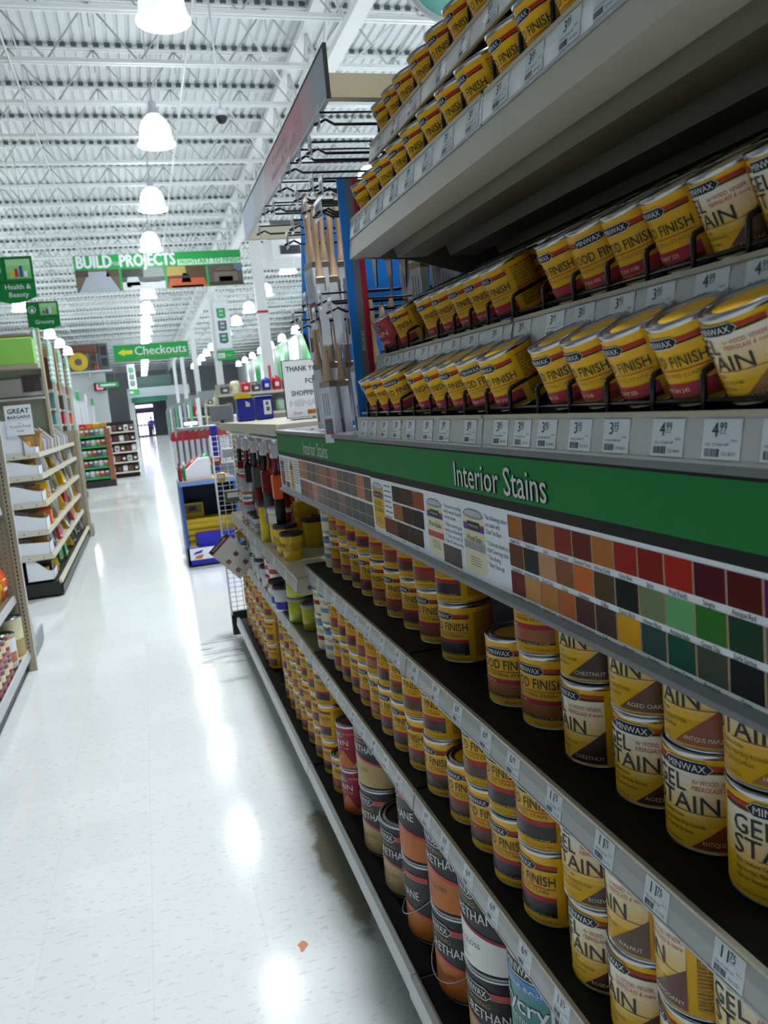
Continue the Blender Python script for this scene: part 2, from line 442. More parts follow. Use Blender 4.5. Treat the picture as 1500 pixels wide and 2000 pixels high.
def smallprint(b, f, u0, u1, v0, v1, rows, m=YELD, red=(), seed=1):
    rnd = random.Random(seed)
    for i in range(rows):
        v = v1-(v1-v0)*(i+.5)/rows; t = (v1-v0)/rows*.32; u = u0
        while u < u1-.003:
            l = min(u1-u, rnd.uniform(.003, .011)); b.rect(f, u, u+l, v-t, v+t, PINKR if i in red else m, .0006, 2); u += l+.0014
SW_ = {}
def wf_body(r, h, swatch, key, name=''):
    b = can_shell(r, h, YEL); f = cylmap(r); A = lambda d: radians(d)*r
    small = h < .1
    b.rect(f, A(18), A(66), h*.775, h*.825, RED, .0003, 8); b.rect(f, A(18), A(66), h*.752, h*.772, LOGOK, .0003, 8)
    b.rect(f, A(-66), A(-18), h*.775, h*.825, RED, .0003, 8); b.rect(f, A(-66), A(-18), h*.752, h*.772, LOGOK, .0003, 8)
    logo(b, f, r, h*.79, A(62), h*.13)
    b.text('WOOD FINISH', f, h*.185, INK, 0, h*(.555 if not small else .50), align='c', d=.0008, fit=A(124), bold=.004)
    b.rect(f, A(-62), A(62), h*(.515 if not small else .455), h*(.524 if not small else .465), RED, .0006, 20)
    b.text('PENETRATING STAIN', f, h*.066, YELD if small else BROWNI, 0, h*(.45 if not small else .375), align='c', d=.0008, fit=A(100))
    if small:
        b.rect(f, A(-62), A(62), h*.16, h*.30, PINK, .0004, 20); b.text(name or 'NATURAL', f, h*.07, CREAM, A(-55), h*.2, d=.0008)
        b.rect(f, A(-62), A(62), h*.10, h*.16, swatch, .0004, 20)
    else:
        b.rect(f, A(-62), A(62), h*.345, h*.405, PINK, .0004, 20)
        b.text(name, f, h*.04, CREAM, A(-56), h*.36, d=.0009)
        b.rect(f, A(-62), A(62), h*.165, h*.345, swatch, .0004, 20)
        b.strip(f, A(-62), A(62), lambda u: h*.15, lambda u: h*(.185-.018*(u/A(62))**2), LOGOK, .0007, 20)
        b.text('Enhances the Beauty of Natural Wood', f, h*.032, CREAM, 0, h*.158, align='c', d=.0011, fit=A(104))
        b.text('32 FL OZ (1 QT) 946 mL', f, h*.04, BROWNI, A(8), h*.07, d=.0008)
    smallprint(b, f, A(76), A(150), h*.12, h*.86, 20 if not small else 14, YELD, (0, 7), 3)
    return b
def gel_body(r, h, swatch, name):
    b = can_shell(r, h, YEL); f = cylmap(r); A = lambda d: radians(d)*r
    # printed blend from cream to yellow
    c0 = lin('E8E2CC'); c1 = lin('E3B208')
    for i in range(8):
        t = i/7; nm = 'label_blend_%d' % i
        if nm not in MATS:
            m = mat(nm, 'FFFFFF', .33); m.node_tree.nodes['Principled BSDF'].inputs['Base Color'].default_value = tuple(c0[k]*(1-t)+c1[k]*t for k in range(3))+(1,)
        v1 = h*(.80-.5*i/8); b.rect(f, A(-66), A(66), v1-h*.5/8, v1, MATS[nm], .0002, 20)
    b.strip(f, A(4), A(66), lambda u: h*.06, lambda u: h*(.06+.40*(u-A(4))/A(62)), swatch, .0005, 12)
    b.rect(f, A(18), A(66), h*.835, h*.875, RED, .0004, 8); b.rect(f, A(18), A(66), h*.81, h*.828, LOGOK, .0004, 8)
    b.rect(f, A(-66), A(-18), h*.835, h*.875, RED, .0004, 8); b.rect(f, A(-66), A(-18), h*.81, h*.828, LOGOK, .0004, 8)
    logo(b, f, r, h*.845, A(64), h*.125)
    b.text('GEL', f, h*.235, INK, A(-50), h*.595, d=.0009, fit=A(50), bold=.004)
    b.text('STAIN', f, h*.235, INK, A(-50), h*.41, d=.0009, fit=A(88), bold=.006)
    b.rect(f, A(-20), A(58), h*.398, h*.404, INK, .0007, 8)
    b.text('for WOOD, VENEER,', f, h*.062, PINKR, A(8), h*.69, d=.0009, shear=.2, fit=A(54))
    b.text('FIBERGLASS & more', f, h*.062, PINKR, A(7), h*.625, d=.0009, shear=.2, fit=A(56))
    for i, t in enumerate(('Rich, Uniform Color', 'Easy-to-Use, Non-Drip Formula', 'Ideal for Vertical Surfaces')):
        b.text(t, f, h*.052, INK, A(-48), h*(.33-.07*i), d=.0009, xs=.8, shear=.1)
    b.text(name, f, h*.062, CREAM, A(40), h*.105, align='c', d=.0011, fit=A(34) if len(name) < 8 else A(46))
    b.text('32 FL OZ (1 QT) 946 mL', f, h*.032, BROWNI, A(-50), h*.08, d=.0009)
    smallprint(b, f, A(78), A(150), h*.10, h*.88, 22, YELD, (0, 5), 5)
    return b
def poly_body(r, h, lower, white=False):
    b = can_shell(r, h, INK if True else INK); f = cylmap(r); A = lambda d: radians(d)*r
    # lower field and the swooping red stripe
    e = lambda u: h*(.46-.16*(u/A(90)))
    b.strip(f, A(-95), A(95), lambda u: h*.05, e, lower, .0003, 24)
    b.strip(f, A(-95), A(95), lambda u: e(u), lambda u: e(u)+h*.035, REDLAB if white else REDB, .0005, 24)
    b.strip(f, A(95), A(265), lambda u: h*.05, lambda u: h*.30, lower, .0003, 24)
    b.rect(f, A(16), A(78), h*.80, h*.855, REDB, .0004, 8); b.rect(f, A(16), A(78), h*.785, h*.797, GOLDI, .0004, 8)
    b.rect(f, A(-78), A(-16), h*.80, h*.855, REDB, .0004, 8)
    logo(b, f, r, h*.82, A(58), h*.13)
    b.text('FAST-DRYING', f, h*.07, GOLDI, A(-48), h*.68, d=.0008, shear=.2, fit=A(74))
    b.text('POLYURETHANE', f, h*.15, LOGOW, 0, h*.545, align='c', d=.0008, fit=A(122), bold=.01)
    b.text('CLEAR GLOSS', f, h*.075, INKG if white else RUST, A(-36), h*.27, d=.0008, fit=A(66))
    for i, t in enumerate(('For Interior Wood', 'Superior Durability', 'Long-Lasting Protection')): b.text(t, f, h*.036, INKG if white else RUST, A(-34), h*(.22-.045*i), d=.0008)
    return b
def bail(r, h):
    b = MB()
    for s in (-1, 1):
        b.lathe([(.014, 0), (.014, .004), (.007, .006), (.001, .006)], 14, GREYL, c=(0, s*r, h*.66), ax=Matrix.Rotation(-s*pi/2, 3, 'X'), cap=False)
    P = [(-(r+.012)*sin(a)*1.0, (r+.006)*cos(a), h*.66-.09*sin(a)) for a in [pi*k/16 for k in range(17)]]
    b.tube(P, .0016, CHROME, 5)
    return b
def shade_body(r, h):   # dark red can with amber diamonds
    b = can_shell(r, h, REDLAB); f = cylmap(r); A = lambda d: radians(d)*r
    for c in (-52, 22, 96): b.strip(f, A(c-46), A(c+46), lambda u, c=c: h*.06, lambda u, c=c: h*(.06+.40*(1-abs(u-A(c))/A(46))), AMBER if c == 22 else TAN, .0004+.0001*(c > 0), 16)
    b.rect(f, A(18), A(80), h*.80, h*.85, PINKR, .0004, 8)
    logo(b, f, r, h*.80, A(60), h*.12)
    b.text('STAIN', f, h*.17, LOGOW, 0, h*.56, align='c', d=.0008, fit=A(90))
    b.text('& polyurethane in 1 step', f, h*.05, LOGOW, 0, h*.49, align='c', d=.0008, fit=A(92))
    return b
def acryl_body(r, h):
    b = can_shell(r, h, TEAL); f = cylmap(r); A = lambda d: radians(d)*r
    b.strip(f, A(-95), A(95), lambda u: h*(.60-.05*abs(u)/A(95)), lambda u: h*(.70+.02*abs(u)/A(95)), SKYB, .0003, 20)
    b.rect(f, A(16), A(80), h*.80, h*.83, REDB, .0004, 8); b.rect(f, A(16), A(80), h*.775, h*.79, ORANGEL, .0004, 8)
    logo(b, f, r, h*.79, A(66), h*.15)
    b.text('WATER BASED', f, h*.055, LOGOW, 0, h*.62, align='c', d=.0008, fit=A(80))
    b.text('Polycrylic', f, h*.22, LOGOW, 0, h*.40, align='c', d=.0008, fit=A(126), bold=.012)
    b.text('PROTECTIVE FINISH', f, h*.06, LOGOW, 0, h*.30, align='c', d=.0008, fit=A(90))
    return b
def cream_body(r, h, band):
    b = can_shell(r, h, CREAM); f = cylmap(r); A = lambda d: radians(d)*r
    b.strip(f, A(-100), A(100), lambda u: h*(.74-.06*cos(u/r)), lambda u: h*.86, SKYB, .0003, 20)
    b.rect(f, A(20), A(100), h*.86, h*.89, RED, .0004, 8)
    logo(b, f, r, h*.82, A(56), h*.11)
    b.text('Wood Stain', f, h*.15, INKG, 0, h*.50, align='c', d=.0008, fit=A(100))
    b.rect(f, A(-100), A(100), h*.28, h*.40, band, .0004, 20)
    return b
R1, H1 = .058, .131       # quart
R2, H2 = .0375, .079      # half pint
R3, H3 = .089, .205       # gallon
WFSW = {'golden': ('9A5A28', 'GOLDEN PECAN 245', 'brown swatch'), 'dark': ('3A241C', 'DARK WALNUT 2716', 'dark walnut swatch'), 'red': ('8A3A1E', 'SEDONA RED 222', 'rust swatch'),
        'maroon': ('52181C', 'RED MAHOGANY 225', 'maroon swatch'), 'oak': ('9C6430', 'GOLDEN OAK 210B', 'oak swatch'), 'ebony': ('201C1A', 'EBONY 2718', 'ebony swatch'),
        'walnut': ('5A3C2A', 'SPECIAL WALNUT 224', 'walnut swatch'), 'jacobean': ('4A2E26', 'JACOBEAN 2750', 'deep brown swatch')}
GELSW = {'CHESTNUT': '3C2620', 'AGED OAK': '5E3420', 'ANTIQUE MAPLE': '8E4420', 'HONEY MAPLE': '9A6428', 'ROSEWOOD': '3E2622', 'WALNUT': '4A3428', 'MAHOGANY': '542A20'}
BODY = {}; LIDM = {}
for k, (c, nm, _) in WFSW.items():
    m = mat('swatch_'+k, c, .4, noise=(40, .18, (1, 1, .25)))
    BODY['wf', k] = wf_body(R1, H1, m, k, nm).mesh('stain_can_body'); BODY['hp', k] = wf_body(R2, H2, m, k, nm).mesh('small_can_body')
for k, c in GELSW.items():
    m = mat('swatch_'+k.replace(' ', '_').lower(), c, .4, noise=(40, .18, (1, 1, .25)))
    BODY['gel', k] = gel_body(R1, H1, m, k).mesh('gel_can_body'); BODY['hpgel', k] = gel_body(R2, H2, m, k).mesh('small_gel_body')
BODY['poly', 'tan'] = poly_body(R3, H3, TAN).mesh('poly_body'); BODY['poly', 'orange'] = poly_body(R3, H3, AMBER).mesh('poly_body')
BODY['poly', 'white'] = poly_body(R3, H3, mat('label_white', 'E4E4E0', .35), True).mesh('poly_body')
BODY['shade', 'red'] = shade_body(R1, .150).mesh('shade_body'); BODY['acryl', 'teal'] = acryl_body(R3, H3).mesh('acryl_body')
BODY['cream', 'grey'] = cream_body(R1, H1, SLATEB).mesh('cream_body'); BODY['cream', 'red'] = cream_body(R1, H1, REDLAB).mesh('cream_body')
LIDM['q'] = can_lid(R1, H1).mesh('can_lid'); LIDM['s'] = can_lid(R2, H2, n=32).mesh('can_lid'); LIDM['g'] = can_lid(R3, H3, INK).mesh('can_lid')
LIDM['r'] = can_lid(R1, .150, REDLAB).mesh('can_lid'); LIDM['c'] = can_lid(R1, H1, CREAM).mesh('can_lid'); LIDM['k'] = can_lid(R1, H1, INKG).mesh('can_lid')
BAIL = bail(R3, H3).mesh('bail_handle')
KIND = {'wf': ('stain_can', 'q'), 'hp': ('small_stain_can', 's'), 'gel': ('gel_stain_can', 'q'), 'hpgel': ('small_gel_stain_can', 's'), 'poly': ('polyurethane_can', 'g'),
        'shade': ('tinted_stain_can', 'r'), 'acryl': ('clear_finish_can', 'g'), 'cream': ('water_based_stain_can', 'c')}
def can(kind, var, loc, label, group, rz=0., tilt=0., bailed=False):
    nm, lk = KIND[kind]
    t = thing(nm, label, 'can', loc, 0, group)
    if tilt:
        t.rotation_euler = (Matrix.Rotation(-tilt, 3, 'Y') @ Matrix.Rotation(rz, 3, 'Z')).to_euler()
    else: t.rotation_euler = (0, 0, rz)
    inst(BODY[kind, var], 'body', t); inst(LIDM[lk], 'lid', t)
    if kind == 'poly' and bailed: inst(BAIL, 'bail_handle', t)
    return t
# ---------------------------------------------------------------- right-hand gondola
XB = .92
t = thing('stain_gondola', 'long beige and black gondola frame with back panels and base deck along the aisle', 'shelving', (.42, 2.2, 0))
def part(mb, name, parent): 
    o = mb.build(name, parent); o.matrix_parent_inverse = Matrix.Translation(-parent.location) if parent.rotation_euler[2] == 0 else parent.matrix_basis.inverted()
    return o
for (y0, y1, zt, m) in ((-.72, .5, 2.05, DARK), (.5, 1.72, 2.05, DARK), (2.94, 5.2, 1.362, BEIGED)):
    b = MB(); b.box(XB, XB+.02, y0+.004, y1-.004, .1, zt, m)
    yy = y0+.05
    while yy < y1-.04:       # rows of little peg slots
        for zz in (1.46, 1.56, 1.66): 
            if zt > zz: b.box(XB-.002, XB, yy, yy+.008, zz, zz+.03, INK)
        yy += .05
    part(b, 'back_panel', t)
b = MB(); b.box(XB, XB+.02, 1.724, 2.12, .1, 2.05, REDP); b.box(XB-.001, XB+.019, 2.12, 2.936, 1.30, 2.05, BLUEP); b.box(XB, XB+.02, 2.12, 2.936, .1, 1.3, DARK); part(b, 'back_panel', t)
for yy, zt in ((.5, 2.2), (1.72, 2.2), (2.94, 2.2), (4.07, 1.36), (5.17, 1.36)):
    b = MB(); b.box(XB-.03, XB+.0, yy-.015, yy+.015, 0, zt, BEIGE)
    zz = .3
    while zz < zt-.05: b.box(XB-.0305, XB-.03, yy-.004, yy+.004, zz, zz+.018, INK); zz += .05
    part(b, 'upright', t)
for y0, y1 in ((-.72, .5), (.5, 1.64), (1.645, 2.85), (2.855, 4.07), (4.075, 5.2)):
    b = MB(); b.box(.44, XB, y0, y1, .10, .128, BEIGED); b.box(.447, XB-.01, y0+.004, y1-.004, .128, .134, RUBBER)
    # ring recesses moulded in the mat
    yy = y0+.12
    while yy < y1-.06:
        for xx in (.53,): b.tube([(xx+.05*cos(a), yy+.05*sin(a), .1345) for a in [2*pi*k/20 for k in range(20)]], .002, INK, 4, True)
        yy += .165
    part(b, 'base_deck', t)
    j = random.Random(y0).uniform(-.003, .003)
    b = MB(); b.prism([(.418+j, y0, .098), (.424+j, y0, .142), (.436+j, y0, .147), (.442, y0, .14), (.442, y0, .098)], (0, y1-y0, 0), BASEW); part(b, 'base_rail', t)
    b = MB(); b.box(.452, .47, y0, y1, 0, .10, KICK); part(b, 'kick_plate', t)

_TG = {}
def tag_mesh(a, c, num, item, w=.046, h=.036):
    k = (a, c, num, item, w, h)
    if k in _TG: return _TG[k]
    b = MB(); f = plane((0, w/2, 0), (0, -1, 0), (0, 0, 1), off=.0006)
    b.rect(f, 0, w, 0, h, TAGW)
    x = w*.24
    b.text(a, f, h*.52, INK, x, h*.55, d=.0004, xs=1.0, bold=.008)
    wa = glyphs(a)[2]*h*.52*1.0
    b.text(c, f, h*.34, INK, x+wa+h*.04, h*.68, d=.0004, xs=.8, bold=.003)
    wc = glyphs(c)[2]*h*.34*.8
    b.rect(f, x+wa+h*.03, x+wa+h*.03+wc, h*.635, h*.648, INK, .0004)
    b.text('EACH', f, h*.09, INKG, w*.76, h*.44, d=.0004)
    b.text(item, f, h*.105, INKG, w*.08, h*.33, d=.0004, fit=w*.62)
    rnd = random.Random(num); u = w*.08
    while u < w*.46:
        q = rnd.choice((.0006, .0009, .0013)); b.rect(f, u, u+q, h*.06, h*.26, INK, .0004); u += q+rnd.choice((.0006, .001))
    b.text(num, f, h*.13, INKG, w*.54, h*.1, d=.0004, fit=w*.36)
    _TG[k] = b.mesh('price_tag'); return _TG[k]
def rail(parent, X, y0, y1, zb, zt, m=RAILW, lean=.008, top=BEIGE):
    b = MB()
    b.prism([(X, y0, zb), (X+lean*.4, y0, (zb+zt)/2+.002), (X+lean, y0, zt), (X+lean+.004, y0, zt), (X+.006, y0, zb)], (0, y1-y0, 0), m)
    b.box(X+lean*.6, X+lean+.006, y0+.002, y1-.002, zt, zt+.005, top)
    b.box(X-.001, X+.004, y0+.001, y1-.001, zb-.003, zb, RAILW)
    return part(b, 'price_rail', parent)
def tags(r, X, zb, zt, lean, items, w=.046):
    h = min(.036, (zt-zb)*.92)
    ang = math.atan2(lean, zt-zb)
    for (yy, a, c, num, it) in items:
        o = bpy.data.objects.new('price_tag', tag_mesh(a, c, num, it, w, h)); COL.objects.link(o); o.parent = r
        o.matrix_parent_inverse = r.matrix_parent_inverse.copy() if False else Matrix.Identity(4)
        o.location = (X-.0006+lean*.04, yy, zb+.0015); o.rotation_euler = (0, ang, 0)
def num(i): return '555-%04d' % (7350+i*7)
def gshelf(label, X, y0, y1, zb, zt, tg, deck=RUBBER, m=RAILW, lipx=.012, w=.046, group='shelves of the stain gondola', name='gondola_shelf', top=BEIGE):
    s = thing(name, label, 'shelf', (X, (y0+y1)/2, zt), 0, group)
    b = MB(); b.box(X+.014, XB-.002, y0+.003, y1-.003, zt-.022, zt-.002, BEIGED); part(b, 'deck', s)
    if deck: b = MB(); b.box(X+lipx, XB-.01, y0+.004, y1-.004, zt-.002, zt+.004, deck); part(b, 'mat', s)
    for yy in (y0+.012, y1-.016):
        b = MB(); b.prism([(X+.05, yy, zt-.022), (XB-.03, yy, zt-.022), (XB-.03, yy, zt-.085), (XB-.08, yy, zt-.085), (X+.05, yy, zt-.034)], (0, .004, 0), BEIGE); part(b, 'bracket', s)
    r = rail(s, X, y0+.001, y1-.001, zb, zt-.003, m, top=top)
    tags(r, X, zb, zt-.003, .008, tg, w)
    return s
E11 = ('11', '75'); E6 = ('6', '48')
tg = [(y, *E11, num(i), 'GEL STAIN QT') for i, y in enumerate((.53, .646, .769, .882, 1.017))]+[(y, *E6, num(9+i), 'WOOD FINISH QT') for i, y in enumerate((1.155, 1.265, 1.399, 1.521, 1.654))]
gshelf('black-topped shelf of quart stain cans directly under the large sign board', .50, .5, 1.715, .825, .868, tg)
gshelf('farther black-topped shelf of quart stain cans under the farther sign board', .50, 1.719, 2.94, .825, .868, [(y, *E6, num(20+i), 'WOOD FINISH QT') for i, y in enumerate((1.78, 1.91, 2.04, 2.17, 2.31, 2.45, 2.58, 2.70))])
gshelf('middle shelf stacked with quart cans above the gallon cans', .47, .5, 1.65, .532, .575, [(y, *E6, num(30+i), 'WOOD FINISH QT') for i, y in enumerate((1.567, 1.456, 1.333, 1.221, 1.097))]+[(.978, *E11, num(38), 'GEL STAIN QT'), (.85, *E11, num(39), 'GEL STAIN QT'), (.72, *E11, num(41), 'GEL STAIN QT')])
gshelf('farther middle shelf of quart cans above the dark red cans', .47, 1.655, 2.80, .532, .575, [(y, *E6, num(50+i), 'WOOD FINISH QT') for i, y in enumerate((1.76, 1.87, 1.98, 2.09, 2.2, 2.31, 2.42, 2.53, 2.64))])
gshelf('far low shelf holding stacked grey pails and lime tins', .47, 2.805, 5.18, .532, .575, [(y, '9', '97', num(60+i), 'WOOD FILLER') for i, y in enumerate((3.0, 3.3, 3.6, 3.9, 4.2, 4.6))], deck=None, m=RAILG)
# mid shelf of the third section pushed out a little farther, beige end face
s3 = gshelf('pale shelf of yellow tubs with a beige end face beyond the stain cans', .455, 2.86, 5.1, .79, .838, [(y, '4', '79', num(70+i), 'FILLER') for i, y in enumerate((3.1, 3.4, 3.7, 4.0, 4.3))], deck=None, m=RAILG)
b = MB(); b.box(.462, XB-.002, 2.864, 5.09, .82, .842, mat('shelf_cream_top', 'CFC8AC', .45)); part(b, 'deck', s3)
b = MB(); b.box(.462, .62, 2.852, 2.858, .775, .838, BEIGE); b.lathe([(.007, 0), (.007, .003), (.001, .004)], 10, INKG, c=(.50, 2.852, .80), ax=Matrix.Rotation(pi/2, 3, 'X'), cap=False); part(b, 'end_cap', s3)
top = thing('gondola_top_shelf', 'beige top shelf carrying the white sign and blue buckets', 'shelf', (.46, 4, 1.34))
b = MB(); b.box(.47, XB+.3, 2.96, 5.2, 1.365, 1.392, BEIGE); part(b, 'deck', top)
b = MB(); b.box(.462, .47, 2.96, 5.2, 1.352, 1.394, mat('shelf_edge_light', 'CBC4AE', .35)); part(b, 'front_edge', top)
b = MB(); b.tube([(.50, 2.98, 1.335), (.50, 5.15, 1.335)], .008, CHROME, 6); part(b, 'chrome_bar', top)

# small shelf that carries the lowest tilted tray
s = thing('gondola_shelf', 'narrow beige shelf between the sign board and the lowest tilted tray', 'shelf', (.48, 1.1, 1.38), 0, 'shelves of the stain gondola')
b = MB(); b.box(.475, XB-.002, .3, 1.72, 1.378, 1.392, BEIGED); part(b, 'deck', s)

# large beige shelf with ribs underneath
bs = thing('overhead_shelf', 'large beige overhead shelf with dark ribbed underside', 'shelf', (.475, 1.1, 1.78))
b = MB(); b.box(.478, XB-.002, .30, 1.75, 1.776, 1.790, BEIGED); part(b, 'deck', bs)
b = MB(); b.prism([(.472, .30, 1.752), (.476, .30, 1.79), (.486, .30, 1.79), (.486, .30, 1.756), (.53, .30, 1.756), (.534, .30, 1.776), (.538, .30, 1.776), (.536, .30, 1.752)], (0, 1.45, 0), mat('shelf_lip_beige', 'B7B2A4', .35)); part(b, 'front_lip', bs)
for i, x0 in enumerate((.565, .685, .80)):
    b = MB(); b.prism([(x0-.014, .32, 1.776), (x0, .32, 1.742), (x0+.062, .32, 1.742), (x0+.076, .32, 1.776)], (0, 1.38, 0), BEIGED); part(b, 'rib', bs)
for yy in (.31, 1.738):
    b = MB(); b.prism([(.485, yy, 1.776), (.485, yy, 1.752), (.60, yy, 1.745), (XB-.02, yy, 1.665), (XB-.02, yy, 1.776)], (0, .005, 0), BEIGED); part(b, 'end_bracket', bs)
b = MB(); b.lathe([(.009, 0), (.009, .004), (.004, .006), (.001, .006)], 12, CHROME, c=(.515, 1.743, 1.764), ax=Matrix.Rotation(-pi/2, 3, 'X'), cap=False); part(b, 'bolt', bs); b = MB(); b.lathe([(.006, 0), (.006, .004), (.001, .005)], 10, CHROME, c=(.535, 1.743, 1.764), ax=Matrix.Rotation(-pi/2, 3, 'X'), cap=False); part(b, 'bolt', bs)

# tilted wire trays with half-pint cans
TILT = radians(23)
def tray(label, Xs, y0, y1, zb, zt, cols, tg, group='tilted wire trays of small cans', depth=.34, posts=(), drop=0.):
    s = thing('wire_tray', label, 'tray', (Xs, (y0+y1)/2, zt), 0, group)
    b = MB(); x0 = Xs+.014; dz = depth*math.tan(TILT); zf = zt-drop
    b.prism([(x0, y0+.002, zf-.006), (x0+depth, y0+.002, zf-.006+dz), (x0+depth, y0+.002, zf-.002+dz), (x0, y0+.002, zf-.002)], (0, y1-y0-.004, 0), RUBBER); part(b, 'tray_floor', s)
    b = MB()
    b.tube([(Xs+.016, y0+.002, zt+.013), (Xs+.016, y1-.002, zt+.013)], .0026, BLACKW, 6)
    for yy in cols:
        P = [(Xs+.014, yy, zt-.002)]
        for k in range(7):
            a = k/6*(pi/2-TILT); P.append((Xs+.014+.008*(1-cos(a)), yy, zt+.032+.008*sin(a)))
        P.append((Xs+.014+.30, yy, zt+.040+.30*math.tan(TILT)))
        b.tube(P, .0029, BLACKW, 6)
    part(b, 'wire_fence', s)
    for (px_, py_, z0, z1) in posts:
        b = MB(); b.box(px_-.006, px_+.006, py_-.006, py_+.006, z0, z1, BLACKW); part(b, 'support_post', s)
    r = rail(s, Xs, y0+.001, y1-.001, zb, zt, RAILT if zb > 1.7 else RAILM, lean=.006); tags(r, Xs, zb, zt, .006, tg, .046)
    return s
T1 = [.554, .626, .704, .781, .857, .935, 1.010, 1.090, 1.167, 1.240, 1.325, 1.397, 1.475, 1.554, 1.631]
T2 = [.559, .632, .706, .779, .854, .930, 1.02, 1.107, 1.175, 1.244, 1.322, 1.40, 1.49, 1.564, 1.638]
T3 = [.66, .74, .82, .899, .976, 1.082, 1.160, 1.244, 1.331, 1.412, 1.502, 1.576, 1.66]
T4 = [.93, 1.01, 1.085, 1.162, 1.240, 1.327, 1.415, 1.505, 1.577, 1.649]
def bound(L, a, b): return [y+.039 for y in L if a < y+.039 < b]
P3 = ('3', '95'); P4 = ('4', '99')
def tgs(L, base): return [(y, *(P4 if y < .66 else P3), num(base+i), 'GEL STAIN HP' if y < .66 else 'WOOD FINISH HP') for i, y in enumerate(L)]
tray('lowest tilted tray, near half, its rail just above the large sign board', .445, .35, 1.043, 1.374, 1.410, bound(T1, .35, 1.043), tgs([.49, .558, .629, .712, .782, .857, .921, .985], 100))
tray('lowest tilted tray, far half ending by the paint brushes', .445, 1.047, 1.725, 1.374, 1.410, bound(T1, 1.047, 1.725), tgs([1.089, 1.193, 1.27, 1.36, 1.44, 1.52, 1.60, 1.67], 120))
tray('second tilted tray up, near half', .50, .35, 1.043, 1.504, 1.537, bound(T2, .35, 1.043), tgs([.49, .567, .633, .709, .776, .854, .923, 1.012], 140), posts=((.53, 1.03, 1.43, 1.52),))
tray('second tilted tray up, far half with one red can at its end', .50, 1.047, 1.725, 1.504, 1.537, bound(T2, 1.047, 1.725), tgs([1.099, 1.185, 1.26, 1.345, 1.412, 1.49, 1.56, 1.64], 160), posts=((.53, 1.70, 1.44, 1.52),))
tray('tilted tray on the overhead shelf, near half', .475, .30, 1.033, 1.794, 1.828, bound(T3, .3, 1.033), tgs([.66, .737, .806, .887, .978], 180), drop=.028)
tray('tilted tray on the overhead shelf, far half', .475, 1.037, 1.745, 1.794, 1.828, bound(T3, 1.037, 1.745), tgs([1.068, 1.161, 1.25, 1.34, 1.43, 1.52, 1.61, 1.69], 200), drop=.028)
tray('highest tilted tray, near half', .53, .72, 1.398, 1.946, 1.978, bound(T4, .72, 1.398), tgs([1.0, 1.1, 1.2, 1.3], 220), drop=.028)
tray('highest tilted tray, far half', .53, 1.402, 1.735, 1.946, 1.978, bound(T4, 1.402, 1.735), tgs([1.45, 1.55, 1.65], 230), drop=.028)
vk = ['walnut', 'oak', 'dark', 'golden', 'red', 'jacobean', 'maroon', 'ebony']
def fill(L, Xs, zt, rows, trayname, group, gaps=(), gel=(), redend=None, turn=()):
    for i, y in enumerate(L):
        for r in range(rows):
            if r == 0 and i in gaps: continue
            x = Xs+.055+r*.078*cos(TILT); z = zt+.0035+(.041+r*.078*cos(TILT))*math.tan(TILT)
            rr = random.Random(i*31+r+int(zt*100)); rz = rr.uniform(-.14, .14)
            if i in turn and r == 0: rz = .55
            row = ('front row', 'second row', 'third row', 'fourth row')[r]
            if i in gel:
                v = ('HONEY MAPLE', 'AGED OAK')[i % 2]; can('hpgel', v, (x, y, z), 'small gel stain can, %s from the near end, %s of the %s' % (ORD[i], row, trayname), group, rz, TILT)
            else:
                can('hp', vk[(i*3+r) % 8], (x, y, z), 'small yellow stain can, %s from the near end, %s of the %s' % (ORD[i], row, trayname), group, rz, TILT)
fill(T1, .445, 1.410, 3, 'lowest tray', 'small cans on the lowest tray', gaps=(5, 11), gel=(0,), turn=(12, 7))
fill(T2, .50, 1.537, 2, 'second tray', 'small cans on the second tray', gaps=(6, 12, 14), gel=(0, 1), turn=(4,))
fill(T3, .475, 1.800, 2, 'overhead shelf tray', 'small cans on the overhead shelf tray')
fill(T4, .53, 1.950, 2, 'highest tray', 'small cans on the highest tray')
# the red can at the far end of the second tray
rb = can_shell(R2, H2, REDB); f = cylmap(R2); logo(rb, f, R2, H2*.79, .04, H2*.13); rb.text('STAIN', f, H2*.2, LOGOW, 0, H2*.5, align='c', d=.0008, fit=.055); rb.text('& SEAL', f, H2*.14, LOGOW, 0, H2*.3, align='c', d=.0008, fit=.05); rb.rect(f, -.03, .03, H2*.06, H2*.2, BLUED, .0004, 10)
BODY['hp', 'redcan'] = rb.mesh('small_red_body')
can('hp', 'redcan', (.555, 1.686, 1.5545), 'small red can at the far end of the second tilted tray', None, .1, TILT)
can('hp', 'oak', (.555+.078*cos(TILT), 1.70, 1.5545+.078*sin(TILT)), 'small yellow can directly behind the red can', None, .1, TILT)

# quart cans: shelf under the sign board
CX = .625; ZC = .872; ZB = .579; ZA = .134
CC = [(.52, 'gel', 'HONEY MAPLE', .2), (.70, 'gel', 'HONEY MAPLE', .75), (.815, 'gel', 'ANTIQUE MAPLE', .35), (.936, 'gel', 'AGED OAK', .45), (1.078, 'gel', 'CHESTNUT', -.12),
      (1.232, 'wf', 'golden', .28), None, (1.632, 'wf', 'ebony', .14), (1.787, 'wf', 'red', .08), (1.918, 'wf', 'maroon', .0), (2.052, 'wf', 'red', .1), (2.189, 'wf', 'golden', -.05), (2.325, 'wf', 'maroon', .1),
      (2.447, 'wf', 'maroon', .0), (2.585, 'wf', 'golden', .05), (2.715, 'wf', 'oak', .12), (2.825, 'cream', 'grey', .1)]
UP = {1: ('HONEY MAPLE', .25), 2: ('ANTIQUE MAPLE', .0), 3: ('AGED OAK', .06), 4: ('CHESTNUT', .1)}
